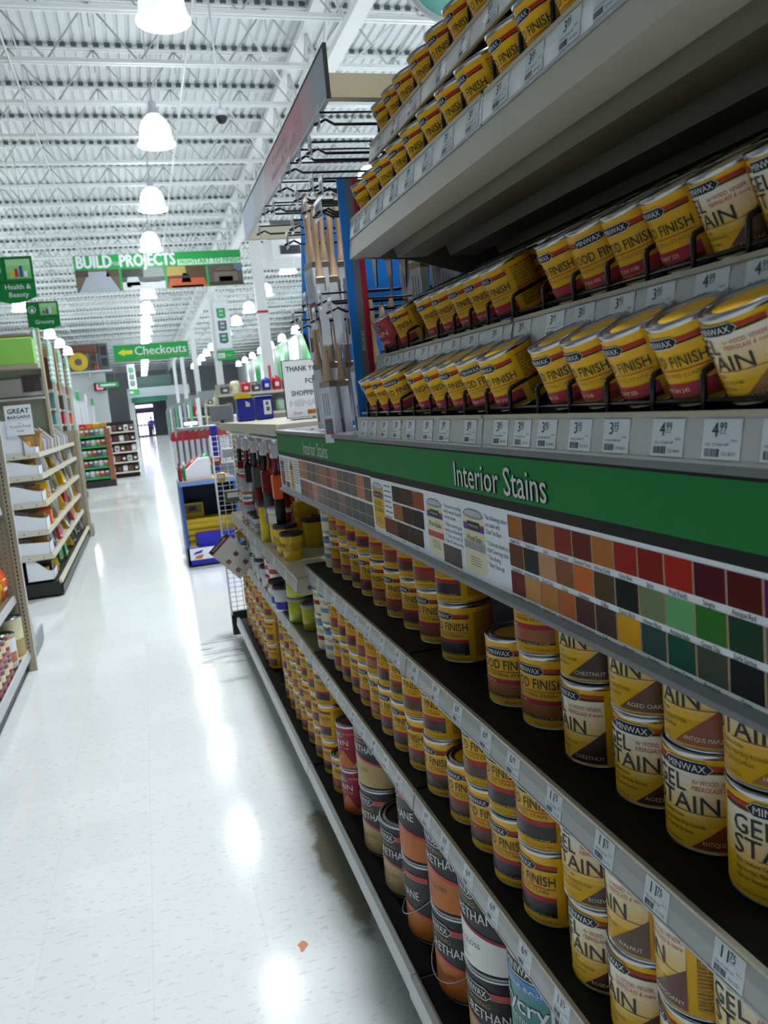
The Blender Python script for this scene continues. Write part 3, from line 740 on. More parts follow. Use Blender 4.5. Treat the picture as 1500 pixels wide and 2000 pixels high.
WORDC = lambda k, v: ('gel stain can, %s swatch' % v.lower()) if k == 'gel' else ('cream water-based stain can' if k == 'cream' else 'yellow stain can, %s' % WFSW[v][2])
def stack(lst, X, z0, where, group, n=2, hh=H1, up=None, rowname=''):
    c = 0
    for i, e in enumerate(lst):
        if e is None: continue
        y, k, v, rz = e[:4]; nn = e[4] if len(e) > 4 else n
        for q in range(nn):
            rr = random.Random(i*7+q+int(z0*100)); rzz = rz+rr.uniform(-.12, .12)
            if q == 1 and up and i in up: rzz = up[i][1]
            pos = 'single can' if nn == 1 else (('bottom', 'top')[q] if nn == 2 else ('bottom', 'middle', 'top')[q])
            can(k, v, (X+rr.uniform(-.003, .003), y+rr.uniform(-.002, .002), z0+q*hh), '%s, %s of %s stack from near end %s' % (WORDC(k, v), pos, ORD[c], where), group, rzz)
        c += 1
stack(CC, CX, ZC, 'under sign boards', 'quart cans on the shelf under the sign boards', up=UP)
can('wf', 'golden', (.615, 1.352, ZC), 'single yellow quart can with golden pecan swatch standing beside the empty gap', None, .5)
for q in range(2): can('wf', 'golden', (.775, 1.33, ZC+q*H1), 'yellow quart can half hidden behind the gap under the sign, %s one' % ('lower', 'upper')[q], 'cans behind the gap', .4)
for i, y in enumerate((1.462, 1.60)):
    for q in range(2): can('wf', 'dark', (.80, y, ZC+q*H1), 'dark swatch stain can deep in the gap under the sign, %s, %s' % (('nearer pair', 'farther pair')[i], ('lower', 'upper')[q]), 'cans behind the gap', .3)
CB = [(.53, 'gel', 'WALNUT', .2), (.653, 'gel', 'WALNUT', .5), (.765, 'gel', 'MAHOGANY', -.5), (.875, 'gel', 'WALNUT', -.15), (.99, 'gel', 'ROSEWOOD', .3), (1.151, 'wf', 'ebony', .0), (1.268, 'wf', 'ebony', .15), (1.385, 'wf', 'walnut', .3),
      (1.497, 'wf', 'walnut', .35, 1), (1.628, 'wf', 'dark', .1), (1.765, 'wf', 'walnut', -.1), (1.88, 'wf', 'jacobean', .1), (1.99, 'wf', 'jacobean', .25), (2.102, 'wf', 'oak', .1), (2.216, 'wf', 'red', .2), (2.33, 'wf', 'maroon', .1),
      (2.445, 'wf', 'maroon', .15), (2.56, 'wf', 'red', .2), (2.70, 'cream', 'grey', .3), (2.83, 'cream', 'red', .3)]
stack(CB, .565, ZB, 'on middle shelf', 'quart cans on the middle shelf')
for q in range(2): can('wf', 'walnut', (.69, 1.50, ZB+q*H1), 'yellow quart can behind the single can on the middle shelf, %s one' % ('lower', 'upper')[q], 'cans behind the single can', .4)
# gallons on the base deck
GA = [(1.0, 'tan', 'orange', 'lower gallon out of line'), ]
def gal(v, y, q, lab, rz=.1): can('poly', v, (.565, y, ZA+q*H3), lab, 'gallon cans on the base deck', rz, bailed=('bail' in lab or 'ear' in lab))
can('acryl', 'teal', (.565, 1.16, ZA+H3), 'teal clear finish gallon with blue band at the near end of the base deck', None, .25)
gal('tan', 1.16, 0, 'black and tan gallon underneath the teal gallon', .2)
gal('white', 1.385, 1, 'black gallon with white lower label, next to the teal gallon', .0)
gal('tan', 1.385, 0, 'black and tan gallon with its lid underneath the white-labelled gallon', .2)
gal('orange', 1.585, 1, 'upper black and amber gallon between the white-labelled and farther amber gallons', .12)
gal('orange', 1.585, 0, 'lower black and amber gallon with bail wire beside the lower tan gallon', .15)
gal('orange', 1.80, 1, 'upper black and amber gallon next to the single tan gallon', -.4)
gal('orange', 1.80, 0, 'lower black and amber gallon with a white handle ear showing', -.45)
gal('tan', 2.0, 0, 'black and tan gallon standing alone with its dark lid in view', .2)
gal('tan', 2.215, 1, 'upper black and tan gallon next to the dark red cans', .1)
gal('tan', 2.215, 0, 'lower black and tan gallon next to the dark red cans', .2)
for q in range(2): can('shade', 'red', (.53, 2.47, ZA+q*.151), 'dark red can with amber diamonds, %s of its pair' % ('lower', 'upper')[q], 'dark red cans', .15)
can('wf', 'golden', (.53, 2.62, ZA), 'yellow quart can alone on the deck behind the dark red pair', None, .2)
CA = [(2.775, 'wf', 'ebony', .05), (2.92, 'wf', 'walnut', .15), (3.06, 'wf', 'maroon', -.2), (3.2, 'wf', 'maroon', .1), (3.33, 'wf', 'golden', .2), (3.46, 'wf', 'maroon', .0), (3.60, 'wf', 'maroon', .1),
      (4.10, 'wf', 'walnut', .0), (4.25, 'wf', 'maroon', -.2), (4.40, 'wf', 'maroon', .1), (4.55, 'wf', 'golden', .1), (4.70, 'wf', 'red', .1), (4.85, 'wf', 'maroon', .0), (5.0, 'wf', 'golden', .1)]
stack(CA, .53, ZA+.0005, 'on base deck', 'quart cans on the base deck', n=3)

# ---------------------------------------------------------------- sign boards
def flatcan(b, f, u0, u1, v0, v1, body, bandc, name, namec=INK):
    # printed picture of a can, flat on the board
    w = u1-u0; h = v1-v0; e = lambda u: .12*w*(1-((u-(u0+u1)/2)/(w/2))**2)**.5 if abs(u-(u0+u1)/2) < w/2 else 0
    b.strip(f, u0, u1, lambda u: v0+.06*w-e(u)*.5, lambda u: v1-.1*w, body, .0004, 10)
    b.strip(f, u0, u1, lambda u: v1-.12*w-e(u)*.6, lambda u: v1-.12*w+e(u), GREY, .0006, 10)
    b.strip(f, u0+.1*w, u1-.1*w, lambda u: v1-.11*w-e(u)*.3, lambda u: v1-.12*w+e(u)*.7, GREYL, .0007, 10)
    b.rect(f, u0, u1, v0+h*.66, v0+h*.74, bandc, .0006); b.rect(f, u0, u1, v0+h*.74, v0+h*.77, RED, .0006)
    b.rect(f, u0+.2*w, u1-.2*w, v0+h*.68, v0+h*.80, LOGOK, .0008); b.text('MINWAX', f, h*.06, LOGOW, (u0+u1)/2, v0+h*.715, align='c', d=.001, fit=w*.5)
    for i, t in enumerate(name.split('|')): b.text(t, f, h*.13, namec, (u0+u1)/2, v0+h*(.50-.14*i), align='c', d=.0008, fit=w*.76)
    for i in range(4): b.rect(f, u0+.25*w, u1-.3*w+.03*w*i, v0+h*(.24-.04*i), v0+h*(.25-.04*i), INKG, .0007)
SWN = [('English Oak', 'A4662E'), ('Rosewood', '4A2A24'), ('Latte', 'B0763F'), ('Terracotta', '8A3428'), ('Cinnamon Toast', '6A2A22'), ('Honey Comb', 'AE7030'), ('China Red', '9E2420'), ('Spice', '8A1A16'), ('Fruit Punch', 'B02416'), ('Sangria', '520C1C'), ('Antique Red', '581012'), ('Orchid', '66105A'),
       ('Colonial Pine', '6A4430'), ('American Walnut', '30322E'), ('Desert Sand', 'C49070'), ('Cocoa', '8A5838'), ('Cinnamon', 'CC6A2E'), ('Coffee', '54402C'), ('Classic Black', '18181A'), ('Winter Moss', '78865E'), ('Antique Jade', '68AC6E'), ('Green Tea', '2E7426'), ('Early Spring', '16402A'), ('Storm', '64746C'),
       ('Vermont Maple', '702C24'), ('Natural Beige', 'C89258'), ('Harvest Gold', 'BC7E3C'), ('Oriental Ginger', 'B8662E'), ('Dutch Chocolate', '4E302A'), ('Toffee', '44302A'), ('Mustard', 'DCA010'), ('Verdigris', '2E4C46'), ('Hunter Green', '10503F'), ('Botanical', '424A3A'), ('Onyx', '17191B'), ('Slate', '3A4A4A')]
def board_frame(s, X, y0, y1):
    f = plane((X, y1, 1.0), (0, -1, 0), (0, 0, 1)); w = y1-y0
    b = MB(); b.box(X+.0005, X+.012, y0, y1, 1.155, 1.372, BOARDG)
    b.rect(f, 0, w, .168, .286, BOARDW, .0002); b.rect(f, 0, w, .286, .2998, BOARDK, .0002); b.rect(f, 0, w, .2998, .3580, GREEN, .0002); b.rect(f, 0, w, .358, .366, BOARDK, .0002)
    b.prism([(X-.010, y0, 1.155), (X-.010, y0, 1.162), (X, y0, 1.168), (X+.001, y0, 1.155)], (0, w, 0), BOARDG)
    b.prism([(X-.004, y0, 1.362), (X-.004, y0, 1.372), (X+.012, y0, 1.374), (X+.012, y0, 1.362)], (0, w, 0), BOARDG)
    return b, f, w
sg = thing('stain_sign_board', 'green and white board reading Interior Stains in large letters, three rows of stain swatches', 'sign', (.455, 1.0, 1.155), 0, None)
X = .455; y1 = 1.690
b, f, w = board_frame(sg, X, .30, y1); U = lambda y: y1-y
b.text('Interior Stains', f, .0555, LOGOW, U(1.183), .3065, d=.0016, fit=1.183-.881, bold=.012)
b.text('Interior Stains', f, .0555, INK, U(1.183)+.0012, .3055, d=.0003, fit=1.183-.881, bold=.02)
flatcan(b, f, U(1.680), U(1.600), .180, .278, YEL, BOARDG, 'GEL|STAIN')
for i in range(9): b.rect(f, U(1.592), U(1.55-.004*(i % 3)), .274-.0105*i, .2765-.0105*i, INKG, .0004)
for k, (ya, yb, cs) in enumerate(((1.536, 1.344, ('4A3424', '4A3828', '9A5434')), (1.536, 1.352, ('A4683C', '4A3028', '2E2A26')), (1.604, 1.362, ('7A3E2C', '3E2A22', '44302A')))):
    n_ = len(cs); vv = (.248, .213, .178)[k]
    for i, c in enumerate(cs): b.rect(f, U(ya)+(ya-yb)*i/n_, U(ya)+(ya-yb)*(i+1)/n_-.001, vv, vv+.031, mat('chip_'+c, c, .6, spec=.15), .0005); b.text(('Oak', 'Walnut', 'Maple')[i], f, .006, INK, U(ya)+(ya-yb)*(i+.4)/n_, vv-.0055, d=.0004)
flatcan(b, f, U(1.332), U(1.256), .178, .275, CREAM, BLUED, 'Pre-Stain'); b.rect(f, U(1.332), U(1.256), .208, .218, REDB, .0008)
for i, t in enumerate(('* Use prior to staining', 'with water-based', 'wood stains', '* Helps control grain', 'raising and blotching', '* Use on soft &', 'hard woods')): b.text(t, f, .0085, INK, U(1.247), .266-.0092*i-(.003 if i > 2 else 0), d=.0004, fit=.075 if i != 2 else .05)
b.rect(f, U(1.262), U(1.182), .172, .203, mat('chip_3A2A24', '3A2A24', .45), .0005); b.rect(f, U(1.176), U(1.1755), .17, .28, INKG, .0004)
flatcan(b, f, U(1.163), U(1.084), .176, .275, CREAM, BLUED, 'Wood Stain'); b.rect(f, U(1.163), U(1.084), .212, .224, GREY, .0008)
for i, t in enumerate(('The following colors', 'are made with', 'Clear Tint Base', '* Colors are mixed at the', 'Wall Coverings desk', '* Fast-drying', '* Easy clean-up')): b.text(t, f, .0098, INK, U(1.078), .265-.0105*i-(.006 if i > 2 else 0), d=.0004, fit=(.074, .05, .053, .082, .073, .045, .055)[i])
for i, (nm, c) in enumerate(SWN):
    r_, k = divmod(i, 12); ya = 1.0-k*.0433; vv = (.2495, .2105, .1725)[r_]
    m = mat('chip_'+c, c, .6, spec=.12, noise=(30, .1, (1, .25, 1)))
    b.rect(f, U(ya), U(ya)+.0405, vv, vv+.031, m, .0006); b.rect(f, U(ya)+.0405, U(ya)+.0425, vv, vv+.031, CARD, .0006)
    b.text(nm, f, .0072, INK, U(ya)+.019, vv-.0064, align='c', d=.0008, bold=.01, xs=.8)
part(b, 'panel', sg)
sg = thing('stain_sign_board', 'farther green board reading Interior Stains, small, two double rows of brown swatches', 'sign', (.459, 2.3, 1.155), 0, None)
X = .460; y1 = 2.955
b, f, w = board_frame(sg, X, 1.694, y1)
b.text('Interior Stains', f, .0555, LOGOW, U(2.46), .3065, d=.0006, fit=.34, bold=.012)
flatcan(b, f, U(2.935), U(2.86), .178, .278, REDLAB, BOARDG, 'STAIN', LOGOW)
for k in range(9): b.rect(f, U(2.845), U(2.775-.006*(k % 2)), .272-.0085*k, .2745-.0085*k, INKG, .0004)
b.rect(f, U(2.845), U(2.775), .176, .196, mat('chip_3A2A24', '3A2A24', .45), .0005)
flatcan(b, f, U(2.745), U(2.68), .178, .278, YEL, BOARDG, 'WOOD')
for k in range(9): b.rect(f, U(2.665), U(2.585), .272-.0085*k, .2745-.0085*k, INKG, .0004)
PAL = ['C08050', 'A8784A', '6A4A3C', '5E4638', '8A5E40', 'A86A48', '8A3A3E', 'B06A4A', '5C4A40', '4A4440', '54463E', 'BC7048', '4E3A36', '7A4038', '8E4A40', '9A6248', 'C89A70', '8A6E5C', '6E6660', '5A4A48', '504A46', '7E6248', '44403E', '3E3C3C', '3A3A3C', '3E3230']
for r_ in range(4):
    for k in range(13):
        ya = 2.572-k*.067; vv = (.2555, .2275, .195, .1715)[r_]
        b.rect(f, U(ya), U(ya)+.0655, vv, vv+(.0265 if r_ < 3 else .0225), mat('chip_'+PAL[(k+(13 if r_ > 1 else 0)) % 26], PAL[(k+(13 if r_ > 1 else 0)) % 26], .45), .0005)
part(b, 'panel', sg)
b = MB(); b.bbox(.462, .64, 1.73, 2.95, 1.364, 1.376, mat('ledge_plastic', 'A8A6B2', .18), .003)
for yy in (1.95, 2.2, 2.5, 2.75): b.lathe([(.006, 0), (.006, .002), (.001, .003)], 10, CHROME, c=(.50, yy, 1.376), cap=False)
part(b, 'clear_ledge', sg)
# ---------------------------------------------------------------- paint brush display on the second section
def hook_mesh(L=.44, bend=True):
    b = MB()
    P = [(XB-.003, 0, 0), (XB-L, 0, -.004), (XB-L-.018, 0, .006), (XB-L-.03, 0, .0), (XB-L-.045, 0, -.006)] if bend else [(XB-.003, 0, 0), (XB-L-.03, 0, 0)]
    b.tube(P, .0032, BLACKW, 6); b.box(XB-.006, XB-.001, -.012, .012, -.03, .012, STEELG)
    return b
def flag():
    b = MB(); b.box(-.0015, 0, -.017, .017, -.045, .0, LILAC); f = plane((-.0016, .017, -.045), (0, -1, 0), (0, 0, 1))
    b.rect(f, .004, .03, .006, .036, TAGW, .0003); b.text('7.99', f, .012, INKG, .006, .022, d=.0006); b.rect(f, .006, .028, .01, .015, INKG, .0006)
    return b
HK = hook_mesh().mesh('peg_hook'); HF = flag().mesh('price_flag'); HA = MB(); HA.tube([(XB-.003, 0, .028), (XB-.475, 0, .02)], .0024, BLACKW, 5); HA = HA.mesh('upper_wire')
def hook(y, z, label, group, X0=0.):
    t = thing('peg_hook', label, 'hook', (0, y, z), 0, group)
    inst(HK, 'hook_wire', t); inst(HA, 'flag_wire', t); inst(HF, 'price_flag', t, (XB-.475, 0, .03))
    return t
def brush_mesh():
    h = MB()  # handle, hole end up, hangs from z=0
    prof = [(.007, .014), (.013, .0), (.016, -.02), (.0135, -.06), (.012, -.10), (.018, -.135), (.023, -.15)]
    vs = []; n = 10
    for w_, z in prof:
        for i in range(n):
            a = 2*pi*i/n; vs.append((w_*.5*cos(a), w_*sin(a), z))
    h.add(vs, [(k*n+i, k*n+(i+1) % n, (k+1)*n+(i+1) % n, (k+1)*n+i) for k in range(len(prof)-1) for i in range(n)]+[tuple(range(n))], WOODL, True)
    f_ = MB(); f_.bbox(-.011, .011, -.0245, .0245, -.182, -.148, mat('ferrule', 'A89C88', .35, .8), .003)
    s = MB()  # white card sleeve around the bristles
    s.prism([(-.012, -.0255, -.165), (-.012, .0255, -.165), (-.008, .029, -.305), (-.008, -.029, -.305)], (.020, 0, 0), CARDW)
    f = plane((-.0095, .024, -.295), (0, -1, 0), (-.003/.13, 0, 1))
    s.rect(f, .006, .042, .012, .05, mat('sleeve_brown', '8A5A44', .5), .0006); s.rect(f, .01, .038, .024, .038, mat('sleeve_teal', '2C7C94', .5), .0009)
    for k in range(3): s.rect(f, .012+k*.012, .014+k*.012, .06, .115, INKG, .0006)
    return h.mesh('brush_handle'), f_.mesh('brush_ferrule'), s.mesh('brush_sleeve')
BH, BF, BS = brush_mesh()
def brush(x, y, z, label, group, rz=0., sc_=1., tl=0.):
    t = thing('paint_brush', label, 'brush', (x, y, z), rz, group); t.scale = (sc_, sc_, sc_); t.rotation_euler = (tl, 0, rz)
    inst(BH, 'handle', t); inst(BF, 'ferrule', t); inst(BS, 'sleeve', t); return t
HY = [1.83, 1.92, 2.01, 2.10, 2.19, 2.28]
rb_ = random.Random(5)
for r_, z in enumerate((1.945, 1.69)):
    for i, y in enumerate(HY):
        yy = y+(.03 if r_ else 0); zz = z-(.0 if i % 2 else .03)+(.02 if i == 3 else 0)-(.05 if (r_ == 0 and i == 5) else 0)
        hook(yy, zz, 'wire peg hook with white flag, %s from near end in %s brush row' % (ORD[i], ('upper', 'lower')[r_]), 'brush display hooks')
        xs = ((.462, .50, .545) if i < 4 else (.50, .54)) if i > 1 else (.52, .565, .62, .69, .76)
        if r_ == 0 and i < 2: xs = (.66, .74)
        for j, x in enumerate(xs):
            brush(x, yy+rb_.uniform(-.006, .006), zz-.004, 'wooden handled paint brush in white sleeve, %s on %s hook of %s row' % (ORD[j], ORD[i], ('upper', 'lower')[r_]), 'paint brushes on peg hooks', rb_.uniform(-.35, .35), 1.0 if r_ else 1.04, rb_.uniform(-.05, .05))
for i, (y, z) in enumerate(((1.80, 2.03), (1.90, 2.0), (2.02, 2.02), (2.16, 2.03), (2.3, 2.02), (2.44, 2.0), (2.60, 2.03), (2.74, 2.0))):
    hook(y, z+.02, 'empty wire peg hook with white flag, %s from near end in top row' % ORD[i], 'empty top row hooks')
# putty knives hanging under the end of the overhead shelf
kb = MB(); kb.prism([(-.002, -.014, -.07), (-.002, .014, -.07), (-.0015, .004, -.165), (-.0015, -.004, -.165)], (.003, 0, 0), CHROME)
kh = MB(); kh.bbox(-.010, .010, -.017, .017, -.085, 0, mat('handle_dark_red', '6A1018', .4), .004); kh.bbox(-.011, .011, -.012, .012, -.06, -.02, INK, .003)
kb = kb.mesh('knife_blade'); kh = kh.mesh('knife_handle')
for i in range(9):
    x = .56+.042*i; t = thing('putty_knife', 'putty knife with dark red handle, %s from the aisle under the overhead shelf end' % ORD[i], 'putty knife', (x, 1.86+.02*(i % 3), 1.872-.015*(i % 2)), .2, 'putty knives')
    inst(kb, 'blade', t); inst(kh, 'handle', t)
    if i % 3 == 0: hook(1.86+.02*((i//3) % 3), 1.88, 'black peg hook carrying putty knives, %s' % ORD[i//3], 'putty knife hooks')
# narrow brand fin beside the brushes
t = thing('display_fin', 'tall narrow blue, grey and red display fin beside the paint brushes', 'sign', (.47, 1.775, 1.40))
b = MB(); b.box(.466, .484, 1.772, 1.780, 1.385, 1.925, BLUEP); b.box(.484, .499, 1.772, 1.780, 1.385, 1.925, mat('fin_grey', '6A7078', .4)); b.box(.499, .512, 1.772, 1.780, 1.385, 1.925, REDP); part(b, 'panel', t)
f = plane((.496, 1.7715, 1.40), (0, 0, 1), (-1, 0, 0)); b = MB(); b.text('TIPS', f, .011, LOGOW, .02, .001); b.text('BRUSHES', f, .011, LOGOW, .16, .001); b.text('PAINT', f, .011, LOGOW, .36, .001); part(b, 'lettering', t)
# blue display panel foot with slanting edge under the brushes
t = thing('brush_backboard', 'blue display panel with slanted lower corner behind the hanging brushes', 'panel', (.6, 2.40, 1.38))
b = MB(); b.prism([(.578, 2.40, 1.378), (.90, 2.40, 1.378), (.90, 2.40, 2.0), (.515, 2.40, 2.0), (.485, 2.40, 1.66), (.545, 2.40, 1.44)], (0, .008, 0), BLUEP); b.prism([(.484, 2.399, 1.66), (.545, 2.399, 1.44), (.578, 2.399, 1.378), (.586, 2.399, 1.378), (.553, 2.399, 1.44), (.492, 2.399, 1.66)], (0, .010, 0), INK); part(b, 'panel', t)
# aisle sign carried on two beige arms above the shelves
t = thing('aisle_sign', 'long hanging aisle sign with red middle and pale blue end on beige arms', 'sign', (.46, 2.4, 2.07))
b = MB(); f = plane((.4545, 3.14, 2.086), (0, -1, 0), (0, 0, 1)); L = 1.40
b.box(.455, .460, 1.74, 3.14, 2.083, 2.180, mat('sign_back', '8A8E92', .5))
AS = [(0, .28, '9CC0F0'), (.28, .46, '7C869C'), (.46, .55, 'A092A0'), (.55, .62, '8A6878'), (.62, 1.14, 'C8586E'), (1.14, 1.26, 'BC8490'), (1.26, 1.40, '8A98A8')]
for a, c, k in AS: b.rect(f, a, c, 0, .096, mat('as_'+k, k, .3), .0004)
b.text('Stains & Caulks', f, .034, CARDW, .66, .018, d=.001, fit=.42, shear=.15); b.text('Coatings', f, .03, CARDW, .70, .056, d=.001, fit=.24, shear=.15)
part(b, 'panel', t)
b = MB(); b.box(.453, .461, 1.735, 3.145, 2.180, 2.184, INK); b.box(.453, .462, 1.735, 3.145, 2.077, 2.084, GREYL); b.box(.453, .461, 1.733, 1.74, 2.077, 2.184, INK); part(b, 'frame', t)
for y in (1.735, 3.12):
    b = MB(); b.box(.461, XB, y, y+.025, 2.078, 2.126, mat('arm_beige', 'BDB8A0', .5)); part(b, 'arm', t)

# ---------------------------------------------------------------- third section: tubs, pails, tins, tools
def tub(name, label, cat, x, y, z, r, h, side, lid, bands=(), group=None, taper=.9, rim=True, handle=None, txt=None, txtm=INK):
    t = thing(name, label, cat, (x, y, z), 0, group)
    b = MB(); b.lathe([(r*taper*.96, 0), (r*taper, .002), (r*(taper+.9*(1-taper)), h*.86), (r*.98, h*.87)], 24, side, cap=True)
    rr = lambda v: r*taper+(r-r*taper)*v/(h*.86)
    for (v0, v1, m) in bands:
        b.lathe([(rr(v0*h)+.0006, v0*h), (rr(v1*h)+.0006, v1*h)], 24, m, cap=False)
    if txt: b.text(txt, cylmap(r*.97), h*.16, txtm, 0, h*.5, align='c', d=.002, fit=r*1.5)
    b.build('body', t)
    l = MB(); l.lathe([(r*.98, h*.86), (r*1.05, h*.87), (r*1.06, h*.97), (r*1.02, h), (r*.9, h), (r*.88, h*.985), (.001, h*.985)], 24, lid, cap=False); l.build('lid', t)
    if handle:
        q = MB(); q.tube([(-r*.9-.01*sin(a), r*1.03*cos(a), h*.7-.06*sin(a)) for a in [pi*k/10 for k in range(11)]], .002, handle, 5); q.build('handle', t)
    return t
ZM = .8425
tub('filler_tub', 'yellow tub with dark lid, nearer of two at the shelf edge', 'tub', .515, 3.22, ZM, .046, .115, YELB, KICK, ((.35, .62, mat('tub_print', 'C89A18', .4)),), 'yellow tubs with dark lids', .78, txt='FILLER')
tub('filler_tub', 'taller yellow tub with dark lid, farther of two at the shelf edge', 'tub', .515, 3.36, ZM, .05, .13, YELB, KICK, ((.3, .5, mat('tub_print', 'C89A18', .4)),), 'yellow tubs with dark lids', .78, txt='WOOD')
tub('filler_tub', 'black lidded yellow tub standing behind the two edge tubs', 'tub', .66, 3.46, ZM, .055, .13, YELB, KICK, (), None, .8)
tub('wipes_tub', 'white and yellow tub with white lid beside the orange lid', 'tub', .545, 3.60, ZM, .062, .175, YELB, WHITE, ((.62, .84, WHITE), (0.02, .1, WHITE)), None, .95)
tub('wipes_tub', 'slim yellow canister behind the white lidded tub', 'tub', .50, 3.78, ZM, .035, .19, YELB, KICK, (), None, .97)
tub('scrub_tub', 'red and white tub with bright orange lid', 'tub', .57, 3.90, ZM, .062, .17, mat('scrub_red', 'A83038', .4), ORNG, ((.5, .84, WHITE), (.2, .3, PINKR)), None, .95, txt='SCRUB', txtm=RED)
t = thing('spray_bottle', 'bottle with orange nozzle tilted above the orange lid', 'bottle', (.60, 3.72, ZM)); b = MB(); b.lathe([(.034, 0), (.036, .01), (.036, .13), (.02, .16), (.014, .18)], 16, KICK); b.build('body', t)
b = MB(); b.prism([(-.03, -.014, .18), (.03, -.014, .175), (.024, -.014, .235), (-.014, -.014, .225)], (0, .028, 0), ORNG); b.build('nozzle', t)
for i in range(2):
    t = thing('powder_bag', 'tall yellow carton of filler beside the cream cans, %s from the aisle' % ORD[i], 'carton', (.62+.06*i, 3.50+.14*i, ZM), .1, 'yellow filler cartons')
    b = MB(); b.bbox(-.03, .03, -.03, .03, 0, .20, YEL, .006); b.box(-.0355, -.029, -.03, .03, .05, .12, AMBER); f = plane((-.0355, .03, .13), (0, -1, 0), (0, 0, 1)); b.text('Minwax', f, .02, LOGOK, .008, .045); b.rect(f, .004, .056, .0, .03, YELD); b.build('box', t)
k = 0
for y in (4.08, 4.18, 4.28):
    for x in (.51, .58):
        tub('putty_pail', 'small white putty pail with black lid, %s of the cluster on the pale shelf' % ORD[k], 'pail', x, y, ZM, .042, .085, GREYL, KICK, ((.3, .6, BLUED if k % 2 else GREY),), 'black lidded putty pails', .85); k += 1
for i, y in enumerate((4.46, 4.60)):
    for q in range(2):
        tub('solvent_can', 'silver can with red top band, %s at the far end of the pale shelf' % (('lower near', 'upper near'), ('lower far', 'upper far'))[i][q], 'can', .53, y, ZM+q*.15, .06, .149, mat('solvent_silver', 'A8ACB0', .3, .6), CHROME, ((.72, .84, REDB), (.1, .2, AMBER)), 'silver solvent cans', .99)
for i in range(4):
    t = thing('refill_pack', 'clear hanging blister pack behind the silver cans, %s' % ORD[i], 'pack', (.60+.05*i, 4.75, 1.02), 0, 'blister packs'); b = MB(); b.bbox(-.004, .004, -.05, .05, 0, .16, GREYL, .002); b.box(-.006, .006, -.035, .035, .03, .09, (AMBER, REDB, WHITE, SKYB)[i]); b.build('card', t)
# lower shelf: grey pails, white tubs, lime tins
ZL = .5765
k = 0
for y, n_ in ((4.82, 1), (4.62, 1), (4.40, 2), (4.22, 2), (4.02, 1)):
    for q in range(n_):
        tub('grey_pail', 'light grey pail with black lid, %s along the low far shelf' % ORD[k], 'pail', .525, y, ZL+q*.112, .058, .11, GREYL, KICK, (), 'grey pails on the low far shelf', .86, handle=WHITE); k += 1
for i, y in enumerate((3.86, 3.74)):
    for q in range(2): tub('spackle_tub', 'white tub with red lid, %s one of the %s pair' % (('lower', 'upper')[q], ('farther', 'nearer')[i]), 'tub', .52, y, ZL+q*.092, .048, .09, WHITE, REDB, ((.3, .55, PINKR),), 'white and red spackle tubs', .88)
for i, y in enumerate((3.60, 3.48)):
    tub('joint_pail', 'grey pail with black lid and blue band beside the lime tins, %s one' % ('farther', 'nearer')[i], 'pail', .50, y, ZL, .05, .115, GREYL, KICK, ((.1, .4, BLUED),), 'blue banded pails', .86)
for i, (x, y, q) in enumerate(((.53, 3.27, 0), (.53, 3.27, 1), (.56, 3.12, 0), (.65, 3.27, 0))):
    tub('lime_tin', 'lime green tin with grey lid, %s' % ('lower of the stacked pair', 'upper of the stacked pair', 'single one beside the cream cans', 'deepest one on the shelf')[i], 'tin', x, y, ZL+q*.105, .052, .103, LIMEC, GREY, (), 'lime green tins', .99)
# hanging hand tools below the top shelf
for i in range(9):
    y = 3.35+.16*i; x = .50+.05*(i % 2)
    t = thing('caulk_tool', 'hanging caulk tool with %s grip, %s from the near end under the top shelf' % (('orange', 'dark red', 'black')[i % 3], ORD[i]), 'tool', (x, y, 1.27), 0, 'tools hanging below the top shelf')
    b = MB(); b.tube([(0, 0, 0), (0, 0, -.03), (.0, .01, -.10)], .012, (mat('grip_dark_red', '7A1A1C', .4), KICK, INK)[i % 3], 8); b.bbox(-.018, .018, -.018, .022, -.19, -.09, (ORNG, KICK, mat('grip_dark_red', '7A1A1C', .4))[i % 3] if i < 4 else (KICK, INKG, REDB)[i % 3], .005); b.build('body', t)
    b = MB(); b.bbox(-.012, .012, -.03, .03, -.02, .04, CARDW, .002); b.box(-.0125, -.012, -.02, .02, .0, .02, PINKR); b.build('header_card', t)
    if i < 6:
        t = thing('caulk_tube', 'black and red caulk tube hanging below the tools, %s from the near end' % ORD[i], 'tube', (x+.01, y+.05, 1.03), 0, 'hanging caulk tubes')
        b = MB(); b.lathe([(.001, -.10), (.022, -.10), (.022, .05), (.006, .06), (.004, .10)], 14, (KICK, mat('grip_dark_red', '7A1A1C', .4), INKG)[i % 3]); b.build('body', t); b = MB(); b.bbox(-.003, .003, -.016, .016, .08, .12, CARDW, .001); b.box(-.023, -.021, -.01, .01, -.06, -.03, LOGOW); b.build('hang_tag', t)
